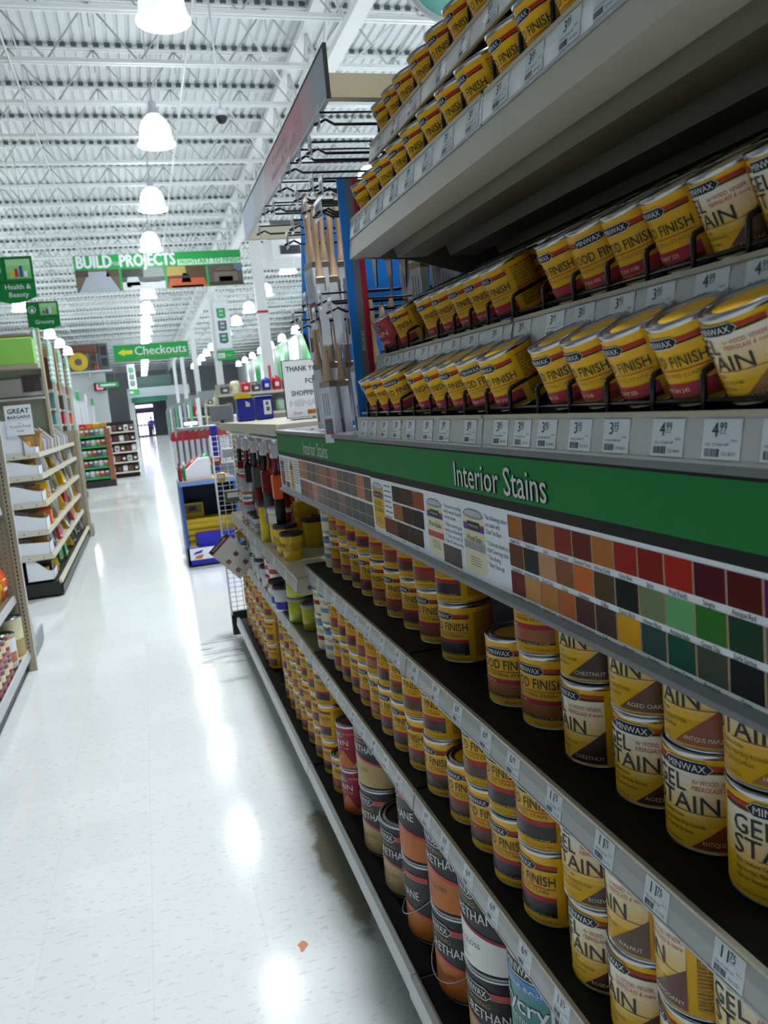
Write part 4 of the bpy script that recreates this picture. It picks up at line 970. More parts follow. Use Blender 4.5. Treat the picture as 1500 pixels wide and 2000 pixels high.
# THANK YOU sign
t = thing('thank_you_sign', 'white shop sign beginning THANK with black border standing on the top shelf', 'sign', (.73, 3.6, 1.36))
b = MB(); b.box(.615, .865, 3.60, 3.606, 1.40, 1.655, INK); f = plane((.615, 3.5995, 1.40), (1, 0, 0), (0, 0, 1))
b.rect(f, .003, .247, .003, .252, CARDW, .0004)
b.text('THANK YOU', f, .032, INK, .018, .205, d=.0008, xs=.85, bold=.02); b.text('FOR', f, .03, INK, .10, .15, d=.0008, bold=.02); b.text('SHOPPING', f, .032, INK, .032, .098, d=.0008, xs=.85, bold=.02)
b.text('MENARDS', f, .038, INK, .02, .052, d=.0006, xs=1.05, bold=.03, fit=.20, shear=.1); b.text('MENARDS', f, .038, CARDW, .02, .052, d=.002, bold=0., fit=.20, shear=.1)
b.text('Save', f, .022, PINKR, .03, .016, d=.0008, shear=.3); b.rect(f, .095, .14, .014, .034, mat('gold_flash', 'D08A20', .4), .0006); b.text('BIG', f, .02, REDB, .10, .017, d=.001, bold=.02); b.text('Money', f, .022, PINKR, .15, .016, d=.0008, shear=.3)
part(b, 'panel', t); b = MB(); b.box(.64, .84, 3.596, 3.66, 1.392, 1.398, CHROME); b.box(.735, .745, 3.607, 3.615, 1.392, 1.64, CHROME); part(b, 'stand', t)
# blue pails on the top shelf
for i, x in enumerate((.60, .71)):
    t = thing('blue_pail', ('blue pail with a yellow top', 'plain blue pail with a white label')[i]+' standing at the far end of the top shelf', 'pail', (x, 4.95, 1.3925), 0)
    b = MB(); b.bbox(-.05, .05, -.05, .05, 0, .135, BLUED, .008); f = plane((-.05, -.051, 0), (1, 0, 0), (0, 0, 1))
    if i: b.rect(f, .045, .09, .03, .115, CARDW, .001); b.rect(f, .06, .08, .05, .075, INKG, .0014); b.rect(f, .06, .075, .085, .105, INKG, .0014)
    else: b.strip(f, .05, .075, lambda u: .085, lambda u: .12-.6*(u-.05), GREYL, .001, 4)
    b.build('body', t)
    if not i: b = MB(); b.prism([(-.055, -.052, .135), (.05, -.052, .135), (.02, -.052, .165), (-.05, -.052, .165)], (0, .10, 0), YELB); b.build('lid', t)
    else: b = MB(); b.bbox(-.052, .052, -.052, .052, .133, .142, BLUED, .003); b.build('lid', t)
# literature card hanging from the pale shelf
t = thing('colour_card', 'tilted grey stain colour card with brown squares hanging out into the aisle', 'card', (.40, 4.62, .76))
M_ = Matrix.Translation((.315, 4.5, .745)) @ Matrix.Rotation(radians(-42), 4, 'Y')
b = MB(); f0 = plane((-.07, 0, -.27), (1, 0, 0), (0, 0, 1)); f = lambda a, c, d=0.: M_ @ (f0(a, c, d))
b.add([M_ @ Vector(p) for p in [(-.07, 0, -.22), (.075, 0, -.22), (.075, 0, .01), (-.07, 0, .01), (-.07, .003, -.22), (.075, .003, -.22), (.075, .003, .01), (-.07, .003, .01)]], [(0, 1, 2, 3), (7, 6, 5, 4), (0, 4, 5, 1), (1, 5, 6, 2), (2, 6, 7, 3), (3, 7, 4, 0)], mat('card_grey', 'B8B4AC', .5))
b.rect(f, 0, .145, .255, .28, INK, .0006); b.text('STAIN COLOURS', f, .014, CARDW, .02, .262, d=.001, fit=.10); b.rect(f, 0, .145, .25, .255, PINKR, .0006)
for i in range(2):
    for k in range(2): b.rect(f, .02+.06*k, .045+.06*k, .08+.07*i, 0.105+.07*i, mat('card_chip%d' % k, ('7A4A38', '54302A')[k], .5), .0006)
part(b, 'sheet', t); b = MB(); b.tube([(.355, 4.505, .775), (.41, 4.505, .80), (.458, 4.505, .81)], .003, CHROME, 5); part(b, 'clip', t)
# wire grid end rack
t = thing('grid_rack', 'white wire grid rack on the end of the stain gondola', 'rack', (.5, 5.3, .1))
b = MB(); x0, x1, y, z0, z1 = .40, .90, 5.32, .16, 1.32
xx = x0
while xx < x1+.001: b.tube([(xx, y, z0), (xx, y, z1)], .0022, WHITE, 4); xx += .045
zz = z0
while zz < z1+.001: b.tube([(x0, y, zz), (x1, y, zz)], .0022, WHITE, 4); zz += .032
part(b, 'front_grid', t)
b = MB(); yy = 5.22
while yy < 5.33: b.tube([(x0, yy, z0), (x0, yy, z1)], .0022, WHITE, 4); yy += .035
zz = z0
while zz < z1: b.tube([(x0, 5.22, zz), (x0, 5.32, zz)], .0022, WHITE, 4); zz += .032
part(b, 'side_grid', t)
b = MB(); b.box(.54, .575, 5.33, 5.345, 0, 1.34, BEIGE); part(b, 'post', t); b = MB(); b.box(.90, .93, 5.33, 5.345, 0, 1.34, BEIGE); part(b, 'post', t); b = MB(); b.box(.40, .93, 5.325, 5.34, .0, .16, KICK); part(b, 'foot', t)
for i, (x, z, w_, h_, c) in enumerate(((.42, 1.16, .06, .05, ORANGEL), (.50, 1.20, .07, .06, CARDW), (.44, 1.05, .05, .06, YELB), (.58, 1.05, .08, .10, KICK), (.50, .92, .10, .08, mat('pack_olive', '6A6A48', .5)), (.62, .85, .10, .12, INKG), (.55, .70, .12, .12, YELD), (.66, .55, .10, .14, KICK), (.52, .52, .09, .1, AMBER), (.70, 1.15, .1, .12, KICK), (.70, .95, .1, .1, mat('pack_olive', '6A6A48', .5)), (.68, .72, .1, .1, INKG))):
    t = thing('hanging_pack', 'small %s pack hanging on the wire grid rack, %s counted from the top' % ('dark' if c in (KICK, INKG) else 'coloured', ORD[i]), 'pack', (x, 5.312, z), 0, 'packs on the wire grid'); b = MB(); b.bbox(-w_/2, w_/2, -.02, .004, -h_/2, h_/2, c, .004); b.box(-w_*.35, w_*.35, -.0215, -.02, -h_*.1, h_*.3, CARDW); b.build('pack', t)
# ---------------------------------------------------------------- left-hand shelving, nearest unit
PEG = mat('pegboard_beige', 'A89F88', .55); POST = mat('post_beige', 'B4AA92', .45); POSTL = mat('post_pale', 'C4C8CC', .4)
rl = random.Random(21)
t = thing('pegboard_gondola', 'pegboard shelving unit across the aisle with beige slotted end post and pegboard end panel', 'shelving', (-.85, 4.5, 0))
b = MB(); b.box(-1.6, -.845, 5.285, 5.30, .02, 2.6, PEG)
zz = .2
while zz < 1.5:
    xx = -1.1
    while xx < -.86: b.box(xx, xx+.006, 5.284, 5.2855, zz, zz+.006, INK); xx += .03
    zz += .03
part(b, 'end_panel', t)
b = MB(); b.box(-.85, -.808, 5.27, 5.31, 0, 2.6, POST); b.box(-.812, -.806, 5.272, 5.308, 0, 2.6, POSTL)
zz = .12
while zz < 2.5: b.box(-.838, -.830, 5.2688, 5.2705, zz, zz+.014, INK); zz += .025
part(b, 'end_post', t)
b = MB(); b.box(-1.6, -.86, 1.5, 5.28, .07, .105, BEIGED); b.box(-1.6, -.862, 1.5, 5.28, .105, .111, mat('deck_slate', '3E4048', .4)); part(b, 'base_deck', t)
b = MB(); b.prism([(-.832, 1.5, .085), (-.838, 1.5, .135), (-.85, 1.5, .135), (-.85, 1.5, .085)], (0, 3.77, 0), POSTL); part(b, 'base_rail', t)
b = MB(); b.box(-.88, -.862, 1.5, 5.27, 0, .085, KICK); part(b, 'kick_plate', t)
for z, nm in ((.45, 'lower'), (.99, 'upper')):
    s = thing('gondola_shelf', '%s shelf of the slotted-post unit, pale front rail' % nm, 'shelf', (-.87, 3.5, z), 0, 'shelves of the slotted-post unit')
    b = MB(); b.box(-1.5, -.875, 1.5, 5.26, z+.012, z+.03, BEIGED); part(b, 'deck', s)
    b = MB(); b.prism([(-.862, 1.5, z-.008), (-.868, 1.5, z+.034), (-.878, 1.5, z+.034), (-.878, 1.5, z-.008)], (0, 3.765, 0), POSTL); part(b, 'price_rail', s)
def paint(nm, label, x, y, z, r, h, side, lid, bands=(), group=None, rz=0.):
    t = thing(nm, label, 'can', (x, y, z), rz, group)
    b = can_shell(r, h, side, n=28); f = cylmap(r)
    for (a0, a1, v0, v1, m) in bands: b.rect(f, radians(a0)*r, radians(a1)*r, h*v0, h*v1, m, .0004, 10)
    b.build('body', t); can_lid(r, h, lid, 28).build('lid', t); return t
paint('paint_can', 'yellow gallon paint can with dark lid on the base deck by the slotted post', -.95, 5.02, .113, .088, .20, mat('paint_yellow', 'E0A838', .4), GREY, ((60, 130, .05, .9, mat('paint_yellow', 'E0A838', .4)), (130, 230, .05, .9, CARDW), (135, 175, .2, .5, AMBER)))
paint('paint_can', 'cream paint can half hidden behind the yellow gallon against the end panel', -.91, 5.19, .113, .07, .26, CREAM, GREY, ((100, 250, .1, .5, TAN),))
for i, (y, q) in enumerate(((4.80, 0), (4.80, 1), (4.68, 0), (4.68, 1), (4.56, 0), (4.56, 1), (4.44, 0), (4.44, 1), (4.32, 0), (4.2, 0))):
    paint('spray_can', 'small red and white can, %s counted from the yellow gallon, %s layer' % (ORD[i//2 if i < 8 else i-4], ('bottom', 'top')[q]), -.90, y, .113+q*.125, .042, .124, mat('can_maroon', '9A4A50', .4), CREAM, ((60, 240, .45, .75, CREAM), (60, 240, .1, .3, mat('can_pale_red', 'C08A86', .4))), 'red and white cans on the deck by the slotted post')
for i in range(7):
    t = thing('snack_bag', 'orange and yellow bag on the shelf by the slotted post, %s from the end panel' % ORD[i], 'bag', (-.93, 5.17-.12*i, .482), rl.uniform(-.2, .2), 'bags on the shelf by the slotted post')
    b = MB(); n = 9; vs = []
    for k in range(6):
        z = .20*k/5; d_ = .035*sin(pi*min(1, max(.12, k/5)))+.004
        for (sx, sy) in ((1, -1), (1, 1), (-1, 1), (-1, -1)): vs.append((sx*d_, sy*(.05-.004*abs(k-2.5)), z))
    b.add(vs, [(4*k+i_, 4*k+(i_+1) % 4, 4*k+4+(i_+1) % 4, 4*k+4+i_) for k in range(5) for i_ in range(4)]+[(3, 2, 1, 0), (20, 21, 22, 23)], (ORNG, YEL, AMBER)[i % 3], True)
    b.box(.030, .037, -.03, .03, .06, .13, (CREAM, PINKR, PURP)[i % 3] if False else (CREAM, REDLAB, CARDW)[i % 3]); b.build('bag', t)
# low end base behind the post
t = thing('endcap_base', 'low grey end base with hanging clear sheet behind the slotted post', 'base', (-.86, 5.6, 0))
b = MB(); b.box(-1.4, -.85, 5.32, 5.95, .06, .12, mat('base_pale', 'C8C8C0', .5)); b.box(-1.4, -.846, 5.32, 5.95, .0, .06, GREY); part(b, 'deck', t)
b = MB(); b.prism([(-.842, 5.32, .02), (-.838, 5.32, .13), (-.85, 5.32, .135), (-.852, 5.32, .02)], (0, .66, 0), mat('rail_slate', '7E8288', .4)); part(b, 'rail', t)
b = MB(); b.prism([(-.85, 5.33, .13), (-.80, 5.36, .13), (-.83, 5.36, .62), (-.86, 5.33, .62)], (0, .006, 0), GREYL); part(b, 'clear_sheet', t)

# ---------------------------------------------------------------- open-ended unit
X2 = -.885; Y0, Y1 = 7.56, 11.4
t = thing('open_gondola', 'open-ended shelving unit with white trays, beige posts and black base', 'shelving', (-1.2, 9.4, 0))
b = MB(); b.box(-1.47, -1.44, Y0, Y1, .1, 1.35, PEG); part(b, 'back_panel', t)
b = MB(); b.box(-1.47, -.865, Y0, Y1, .02, .135, KICK); b.box(-.875, -.845, Y0+.02, Y1, 0.02, .09, KICK); part(b, 'base_deck', t)
b = MB(); b.prism([(-.842, Y0, .12), (-.848, Y0, .155), (-.87, Y0, .155), (-.87, Y0, .12)], (0, Y1-Y0, 0), mat('rail_cream', 'CFCAB4', .4)); part(b, 'base_rail', t)
for (x, y, z1) in ((-1.455, Y0-.02, 1.4), (-.835, Y1+.02, 1.42)):
    b = MB(); b.box(x-.02, x+.02, y-.02, y+.02, 0, z1, POST); b.box(x-.19, x-.02, y-.005, y+.005, .02, z1, PEG); part(b, 'post', t)
b = MB(); b.box(-.82, -.80, Y1+.01, Y1+.3, .0, .16, GREY); part(b, 'corner_guard', t)
SZ = [(.365, -.885), (.58, -.895), (.825, -.88), (1.06, -.88), (1.25, -.882)]
RC = mat('rail_cream', 'CFCAB4', .4)
for i, (z, x) in enumerate(SZ):
    y1 = Y1 if i in (0, 2, 4) else (9.0 if i == 1 else 8.8)
    y1 = Y1
    s = thing('gondola_shelf', 'cream shelf of the open-ended unit, %s up from its base' % ORD[i], 'shelf', (x, 9.4, z), 0, 'shelves of the open-ended unit')
    b = MB(); b.box(-1.44, x-.01, Y0+.005, y1, z-.006, z+.012, BEIGE); part(b, 'deck', s)
    b = MB(); b.prism([(x+.006, Y0+.002, z-.022), (x, Y0+.002, z+.02), (x-.012, Y0+.002, z+.02), (x-.012, Y0+.002, z-.022)], (0, y1-Y0-.01, 0), RC); part(b, 'price_rail', s)
    b = MB(); b.prism([(-1.44, Y0, z-.03), (x, Y0, z-.024), (x, Y0, z+.016), (-1.44, Y0, z+.016)], (0, .004, 0), RC)
    for q in (.08, .2): b.lathe([(.006, 0), (.006, .003), (.001, .004)], 8, INKG, c=(x-q, Y0, z-.005), ax=Matrix.Rotation(pi/2, 3, 'X'), cap=False)
    part(b, 'end_bracket', s)
# white card display trays at the open end
def dtray(label, x0, x1, y0, y1, z, hb, hf, group='white display trays'):
    t = thing('display_tray', label, 'tray', (x0, y0, z), 0, group)
    for y in (y0, y1-.004): b = MB(); b.prism([(x0, y, z), (x1, y, z), (x1, y, z+hf), (x1-.04, y, z+hf), (x0+.06, y, z+hb), (x0, y, z+hb)], (0, .004, 0), CARDW); part(b, 'side', t)
    b = MB(); b.box(x1-.004, x1, y0, y1, z, z+hf*.9, CARDW); b.box(x0, x1, y0+.004, y1-.004, z, z+.004, CARD); part(b, 'front', t)
    return t
names = ('lowest', 'second', 'third', 'fourth', 'fifth', 'topmost')
for i, (z, hb, hf, x0) in enumerate(((.157, .19, .08, -1.12), (.378, .13, .11, -1.30), (.593, .17, .11, -1.25), (.838, .16, .10, -1.18), (1.073, .15, .09, -1.22), (1.263, .30, .06, -1.2))):
    dtray('white card display tray with sloping side, %s at the open shelf end' % names[i], x0, -.905, 7.575, 7.86, z, hb, hf)
    for k in range(2):
        t = thing('carton', '%s box inside the %s white display tray, %s one' % (('yellow', 'cardboard')[k], names[i], ('nearer', 'farther')[k]), 'carton', (-1.02+.02*k, 7.64+.11*k, z+.005), rl.uniform(-.1, .1), 'boxes in the white trays')
        b = MB(); h = (.10, .14)[k]; b.bbox(-.06, .07, -.04, .04, 0, h, (mat('carton_yellow', 'D8A23A', .5), CARD)[k] if i else (YELB, KICK)[k], .003); b.box(.0705, .0715, -.03, .03, .02, h*.6, (INKG, CARDW)[k]); b.build('box', t)
t = thing('cardboard_box', 'open brown cardboard box on top of the topmost white tray', 'box', (-1.0, 7.9, 1.265)); b = MB(); b.prism([(-.12, -.06, 0), (.10, -.06, 0), (.12, -.06, .16), (-.13, -.06, .20)], (0, .2, 0), CARD); b.prism([(-.13, -.06, .20), (.12, -.06, .16), (.16, -.10, .18), (-.15, -.1, .24)], (0, .002, .002), CARD); b.build('box', t)
# merchandise along the second unit
PALS = [[(YELB, .11), (mat('pack_black_yellow', '3A3620', .5), .12), (GREENP, .18), (GREENP, .20), (mat('pack_olive', '6A6A48', .5), .12), (GREY, .12)],
        [(GREY, .15), (mat('pack_black_yellow', '3A3620', .5), .16), (REDB, .13), (ORNG, .14), (CARDW, .16), (YELD, .14)],
        [(ORNG, .15), (REDB, .16), (YELD, .15), (GREYL, .17), (CARDW, .16), (YEL, .15)],
        [(YEL, .16), (GREYL, .16), (mat('pack_olive', '6A6A48', .5), .17), (CARDW, .17), (GREY, .16), (CREAM, .16)],
        [(GREY, .13), (CARDW, .14), (CREAM, .14), (YELD, .12), (GREYL, .14), (CARDW, .13)]]
for i, z in enumerate((.157, .378, .593, .838, 1.073)):
    for k in range(12):
        c, h = PALS[i][k % 6]; y = 8.05+.275*k
        h *= .9 if i else 1
        t = thing('hardware_pack', '%s of a row of packs on the %s shelf of the open-ended unit' % (ORD[k], names[i]), 'pack', (-.97+rl.uniform(-.03, .02), y, z+.0015), rl.uniform(-.25, .25), 'packs on the open-ended unit')
        b = MB(); w_ = rl.uniform(.045, .07); b.prism([(-.06, -w_, 0), (.05, -w_, 0), (.05-rl.uniform(0, .05), -w_, h), (-.05, -w_, h)], (0, 2*w_, 0), c); b.box(.0505, .0515, -w_*.7, w_*.7, h*.05, h*.12, (INKG, CARDW, REDB)[k % 3]); b.prism([(.051, -w_*.6, .02), (.052, -w_*.6, .02), (.052-.03, -w_*.6, h*.7), (.051-.03, -w_*.6, h*.7)], (0, w_, 0), (CARDW, INK, YEL)[(k+i) % 3]); b.build('pack', t)
for k in range(9):
    t = thing('panel_pack', 'slanted grey and white panel pack on the top shelf, %s from the open end' % ORD[k], 'pack', (-.96, 8.15+.34*k, 1.2635), .25, 'slanted panel packs')
    b = MB(); b.prism([(-.10, -.012, 0), (.05, -.012, 0), (.055, -.012, .10), (-.06, -.012, .22), (-.15, -.012, .22)], (0, .024, 0), (GREYL, CARDW)[k % 2]); b.prism([(.051, -.013, 0), (.056, -.013, 0), (.061, -.013, .10), (-.054, -.013, .225), (-.062, -.013, .22), (.055, -.013, .098)], (0, .026, 0), mat('pack_brown_edge', '6A5048', .5)); b.build('pack', t)
for k, (c, nm) in enumerate(((BLUED, 'blue'), (REDB, 'red'), (ORNG, 'orange'), (GREENP, 'green'))):
    t = thing('storage_bin', '%s bin on the back of the top open-ended shelf' % nm, 'bin', (-1.2, (8.08, 8.52, 8.96, 10.3)[k], 1.2635), 0, 'coloured bins'); b = MB(); b.bbox(-.12, .12, -.2, .2, 0, .22, c, .01); b.box(-.125, .125, -.205, .205, .19, .205, c); b.build('bin', t)
# GREAT BARGAINS sign
t = thing('bargain_sign', 'white sign reading GREAT BARGAINS in black at the open shelf end', 'sign', (-.99, 7.55, 1.27))
b = MB(); b.box(-1.10, -.888, 7.548, 7.552, 1.43, 1.685, CARDW); f = plane((-1.10, 7.5475, 1.43), (1, 0, 0), (0, 0, 1))
b.text('GREAT', f, .058, INK, .106, .185, align='c', bold=.02, fit=.17, shear=.12, d=.0005); b.text('BARGAINS', f, .038, INK, .106, .14, align='c', bold=.02, fit=.18, shear=.12, d=.0005); b.rect(f, .02, .19, .127, .129, INKG, .0005); b.text('at', f, .02, INK, .106, .10, align='c', d=.0005); b.text("You'll Find", f, .028, INK, .106, .065, align='c', fit=.16, d=.0005); b.text('Inside', f, .024, INK, .106, .03, align='c', d=.0005)
part(b, 'panel', t); b = MB(); b.box(-.998, -.99, 7.553, 7.56, 1.25, 1.44, CHROME); part(b, 'stem', t)
# tall green product panel above
t = thing('tall_shelving', 'tall shelving with bright lime panel over grey-green boards above the open-ended unit', 'shelving', (-1.6, 9.2, 0))
b = MB(); b.box(-2.6, -.93, 9.25, 9.28, 1.40, 2.10, mat('grey_green_board', '8A9C86', .5)); part(b, 'board', t)
b = MB(); b.box(-2.6, -.925, 8.95, 9.28, 2.085, 2.125, BEIGE); b.box(-2.6, -.93, 9.1, 9.28, 1.78, 1.80, GREYL); b.box(-2.6, -.93, 9.22, 9.25, 1.82, 2.0, mat('poster_pale', 'B8B8B0', .5)); b.box(-1.13, -.95, 9.21, 9.22, 1.86, 2.02, mat('poster_dark', '4A3C40', .5)); part(b, 'shelf', t)
b = MB(); b.box(-.93, -.90, 9.2, 9.29, 1.2635, 2.5, POST); part(b, 'post', t)
t = thing('lime_box', 'bright lime green boxed panel lying along the top shelf under the green signs', 'box', (-1.5, 9.02, 2.126)); b = MB(); b.bbox(-.9, .545, -.02, .16, 0, .27, LIME, .01); b.build('box', t)

# hanging department signs
def dept(label, txt, x0, x1, z0, z1, y, line2=None, split=.3, pic=0):
    t = thing('department_sign', label, 'sign', ((x0+x1)/2, y, z0)); w = x1-x0; h = z1-z0
    b = MB(); P = [(x0, y, z1), (x0+.0, y, z0+.12*h)]
    for k in range(9): u = k/8; P.append((x0+.04*w+u*.92*w, y, z0+.12*h*(abs(2*u-1)**2)))
    P += [(x1, y, z0+.12*h), (x1, y, z1)]
    b.prism(P, (0, .03, 0), GREEN); f = plane((x0, y-.001, z0), (1, 0, 0), (0, 0, 1))
    b.rect(f, 0, w, h*.44, h*.46, INK, .0005); b.rect(f, w*.36, w*.375, h*.46, h, INK, .0005); b.rect(f, 0, w, h*.985, h, INK, .0005); b.rect(f, w*.985, w, h*.12, h, INK, .0005)
    for k, c in enumerate(('6FBF73', '8ACB84', 'A5D79A')): b.rect(f, w*.42, w*.95, h*(.52+.14*k), h*(.52+.14*k+.14), mat('sg_'+c, c, .5), .0005)
    for k in range(4): b.rect(f, w*(.50+.1*k), w*(.57+.1*k), h*.56, h*(.68+.06*((k*7) % 3)), (YEL, REDB, BLUEB, CARDW)[(k+pic) % 4], .001)
    for k in range(24): a = 2*pi*k/24; a2 = 2*pi*(k+1)/24; b.poly([f(w*.18+w*.12*cos(a), h*.72+w*.12*sin(a), .0006), f(w*.18+w*.12*cos(a2), h*.72+w*.12*sin(a2), .0006), f(w*.18+w*.10*cos(a2), h*.72+w*.10*sin(a2), .0006), f(w*.18+w*.10*cos(a), h*.72+w*.10*sin(a), .0006)], CARDW)
    b.strip(f, w*.13, w*.23, lambda u: h*.64, lambda u: h*(.78-.9*abs(u-w*.18)/w), CARDW, .0006, 6)
    for i, s_ in enumerate(txt): b.text(s_, f, h*(.15 if len(txt) > 1 else .19), CARDW, w*(.62 if len(txt) > 1 else .52), h*(.30-.17*i if len(txt) > 1 else .22), align='c', d=.0008, bold=.01)
    part(b, 'panel', t); b = MB()
    for xx in (x0+.06*w, x1-.06*w): b.tube([(xx, y+.015, z1), (xx, y+.015, 6.2)], .003, STEELG, 4)
    part(b, 'wire', t); return t
dept('larger hanging green sign reading Health and Beauty', ('Health &', 'Beauty'), -1.27, -.845, 2.73, 3.18, 9.0)
dept('smaller hanging green sign reading Grocery beyond the Health and Beauty one', ('Grocery',), -1.285, -.88, 2.79, 3.16, 12.0, pic=1)
# aisle-end direction boards and cross gondolas behind the second unit
for i, y in enumerate((11.9, 13.6, 15.1, 16.6)):
    t = thing('aisle_end_board', 'pale green aisle-end board with white text lines, %s in line behind the lime box' % ORD[i], 'sign', (-1.2, y, 0), 0, 'aisle-end boards')
    b = MB(); b.box(-1.225, -1.20, y-.35, y+.35, 2.17, 2.72, mat('board_pale_green', '7FB09A', .4)); b.prism([(-1.225, y-.35, 2.72), (-1.225, y+.35, 2.72), (-1.225, y+.2, 2.80), (-1.225, y-.2, 2.80)], (.025, 0, 0), mat('board_pale_green', '7FB09A', .4))
    f = plane((-1.199, y-.35, 2.17), (0, 1, 0), (0, 0, 1))
    for k in range(5): b.rect(f, .06, .5+.04*(k % 3), .05+.075*k, .09+.075*k, CARDW, .001)
    for k in range(5): b.box(-1.224, -1.2, y-.3515, y-.35, 2.2+.075*k, 2.235+.075*k, CARDW)
    part(b, 'board', t); b = MB(); b.box(-1.24, -1.19, y-.04, y+.04, 0, 2.2, POSTL); part(b, 'post', t)
BXC = [CARD, mat('box_dark_brown', '7A5236', .6), mat('box_teal', '4A8A94', .5), mat('box_olive', '6E6440', .6), GREENP]
for i, y in enumerate((12.7, 14.4, 15.9, 17.6)):
    t = thing('cross_gondola', 'tall cross shelving with stacked boxes on top, %s behind the open-ended unit' % ORD[i], 'shelving', (-2.5, y, 0), 0, 'cross shelving behind the lime box')
    b = MB(); b.box(-5.5, -1.3, y-.02, y+.02, 0, 2.05, (PEG, mat('back_teal', '5C8C94', .5), mat('back_brown', '5A4E38', .6), PEG)[i]); part(b, 'back_panel', t)
    for z in (.1, 1.5, 1.75, 2.05):
        b = MB(); b.box(-5.5, -1.28, y-.5, y+.5, z, z+.035, RC); part(b, 'shelf', t)
    b = MB(); b.box(-1.3, -1.26, y-.52, y+.52, 0, .12, KICK); b.box(-1.30, -1.27, y-.02, y+.02, 0, 2.085, POST); part(b, 'end_post', t)
    for k in range(3):
        q = thing('stock_box', 'brown stock box on top of the %s cross shelving, %s from the aisle' % (ORD[i], ORD[k]), 'box', (-1.55-.62*k, y-.1, 2.087), rl.uniform(-.1, .1), 'stock boxes on the cross shelving'); b = MB(); b.bbox(-.25, .25, -.3, .3, 0, rl.uniform(.45, .8), BXC[(i+k) % 2], .01); b.box(-.255, -.25, -.05, .05, .1, .3, TAN); b.build('box', q)
        q = thing('shelf_carton', 'coloured carton on the %s cross shelving, %s from the aisle' % (ORD[i], ORD[k]), 'carton', (-1.5-.6*k, y-.3, 1.536), 0, 'cartons on the cross shelving'); b = MB(); b.bbox(-.2, .2, -.15, .15, 0, .2, (GREENP, BXC[2], REDB, ORNG)[(i+k) % 4], .008); b.box(-.15, .15, -.152, -.15, .04, .14, CARDW); b.build('box', q)
# magazine rack end
t = thing('magazine_rack', 'black magazine rack with green shelf strips and a brown wood side', 'rack', (-1.1, 20.4, 0))
b = MB(); b.box(-1.45, -.76, 20.3, 20.9, 0, .16, KICK); part(b, 'base', t)
b = MB(); b.box(-1.45, -.87, 20.6, 20.9, .16, 1.36, KICK); b.box(-1.47, -1.44, 20.3, 20.9, 0, 1.36, WHITE); part(b, 'back', t)
b = MB(); b.box(-.87, -.77, 20.3, 20.9, .16, 1.37, BROWNW); part(b, 'side_panel', t)
for k in range(5):
    z = .20+.245*k; b = MB(); b.box(-1.44, -.875, 20.28, 20.6, z, z+.045, GREENP); part(b, 'shelf_strip', t)
    for j in range(5):
        q = thing('magazine', '%s magazine from the white side on the %s strip of the black rack' % (ORD[j], ORD[k]), 'magazine', (-1.38+.112*j, 20.36, z+.047), 0, 'magazines on the black rack'); b = MB(); b.bbox(-.05, .05, 0, .03, 0, .15, (GREY, PINKR, GREYL, mat('mag_slate', '5A6470', .5), CARD)[(j*2+k) % 5], .004); b.box(-.035, .035, -.002, 0, .09, .13, CARDW); b.build('cover', q)
for k, c in enumerate((REDB, ORNG, YEL, mat('toy_amber', 'C8902A', .5))):
    q = thing('toy_box', '%s box on top of the black magazine rack' % ('red', 'bright orange', 'yellow', 'amber')[k], 'box', (-1.36+.155*k, 20.6, 1.372), 0, 'boxes on the magazine rack'); b = MB(); b.bbox(-.075, .075, -.1, .1, 0, .14, c, .015); b.box(-.05, .05, -.102, -.1, .03, .08, TAN); b.build('box', q)
t = thing('snack_rack', 'dark snack rack with cream shelf edges just past the magazine rack', 'rack', (-.55, 23, 0))
b = MB(); b.box(-.95, -.22, 23.2, 23.6, 0, 1.5, KICK); part(b, 'back', t)
for k in range(5):
    z = .12+.27*k; b = MB(); b.box(-.95, -.2, 22.95, 23.2, z, z+.035, RC); part(b, 'shelf', t)
    for j in range(5):
        q = thing('snack_bag', '%s brown snack bag on %s shelf of the dark rack' % (ORD[j], ORD[k]), 'bag', (-.87+.145*j, 23.06, z+.037), 0, 'snacks on the dark rack'); b = MB(); b.bbox(-.06, .06, -.03, .06, 0, .17, (mat('snack_brown', '5A463A', .5), mat('snack_dark', '3A3030', .5), GREYL)[(j+2*k) % 3], .02); b.box(-.03, .03, -.033, -.03, .06, .11, (CARDW, REDLAB)[j % 2]); b.build('bag', q)
# ---------------------------------------------------------------- middle distance on the right
def blue_bin():
    t = thing('display_bin', 'blue display bin with white printed foot, past the end of the stain gondola', 'bin', (.48, 8.3, 0))
    x0, x1, y0, y1 = .262, .80, 8.02, 8.62
    for xs in (x0, x1-.025): b = MB(); b.box(xs, xs+.025, y0, y1, .01, .795, BLUEB); part(b, 'side', t)
    b = MB(); b.box(x0, x1, y1-.02, y1, .01, .83, NAVY); b.box(x0+.025, x0+.028, y0+.02, y1-.02, .2, .8, NAVY); b.box(x1-.028, x1-.025, y0+.02, y1-.02, .2, .8, NAVY); part(b, 'back', t)
    b = MB(); b.box(x0, x1, y0-.005, y1, .795, .835, mat('bin_edge_blue', '6F8FC4', .35)); b.box(x0+.03, x1-.03, y0+.02, y1-.03, .835, .84, mat('bin_top_tan', 'C8A070', .5)); part(b, 'top', t)
    b = MB(); b.box(x0, x1, y0, y0+.02, .02, .19, BLUED); f = plane((x0, y0-.0005, .02), (1, 0, 0), (0, 0, 1)); b.rect(f, .02, .30, .05, .165, CARDW, .0006)
    b.poly([f(.05, .10, .001), (f(.13, .115, .001)), f(.15, .145, .001), f(.07, .125, .001)], BLUED); b.poly([f(.06, .06, .001), f(.13, .06, .001), f(.15, .10, .001), f(.08, .09, .001)], AMBER); b.box(x0+.02, x1-.02, y0+.02, y1-.02, .17, .18, WHITE); part(b, 'foot_panel', t)
blue_bin()
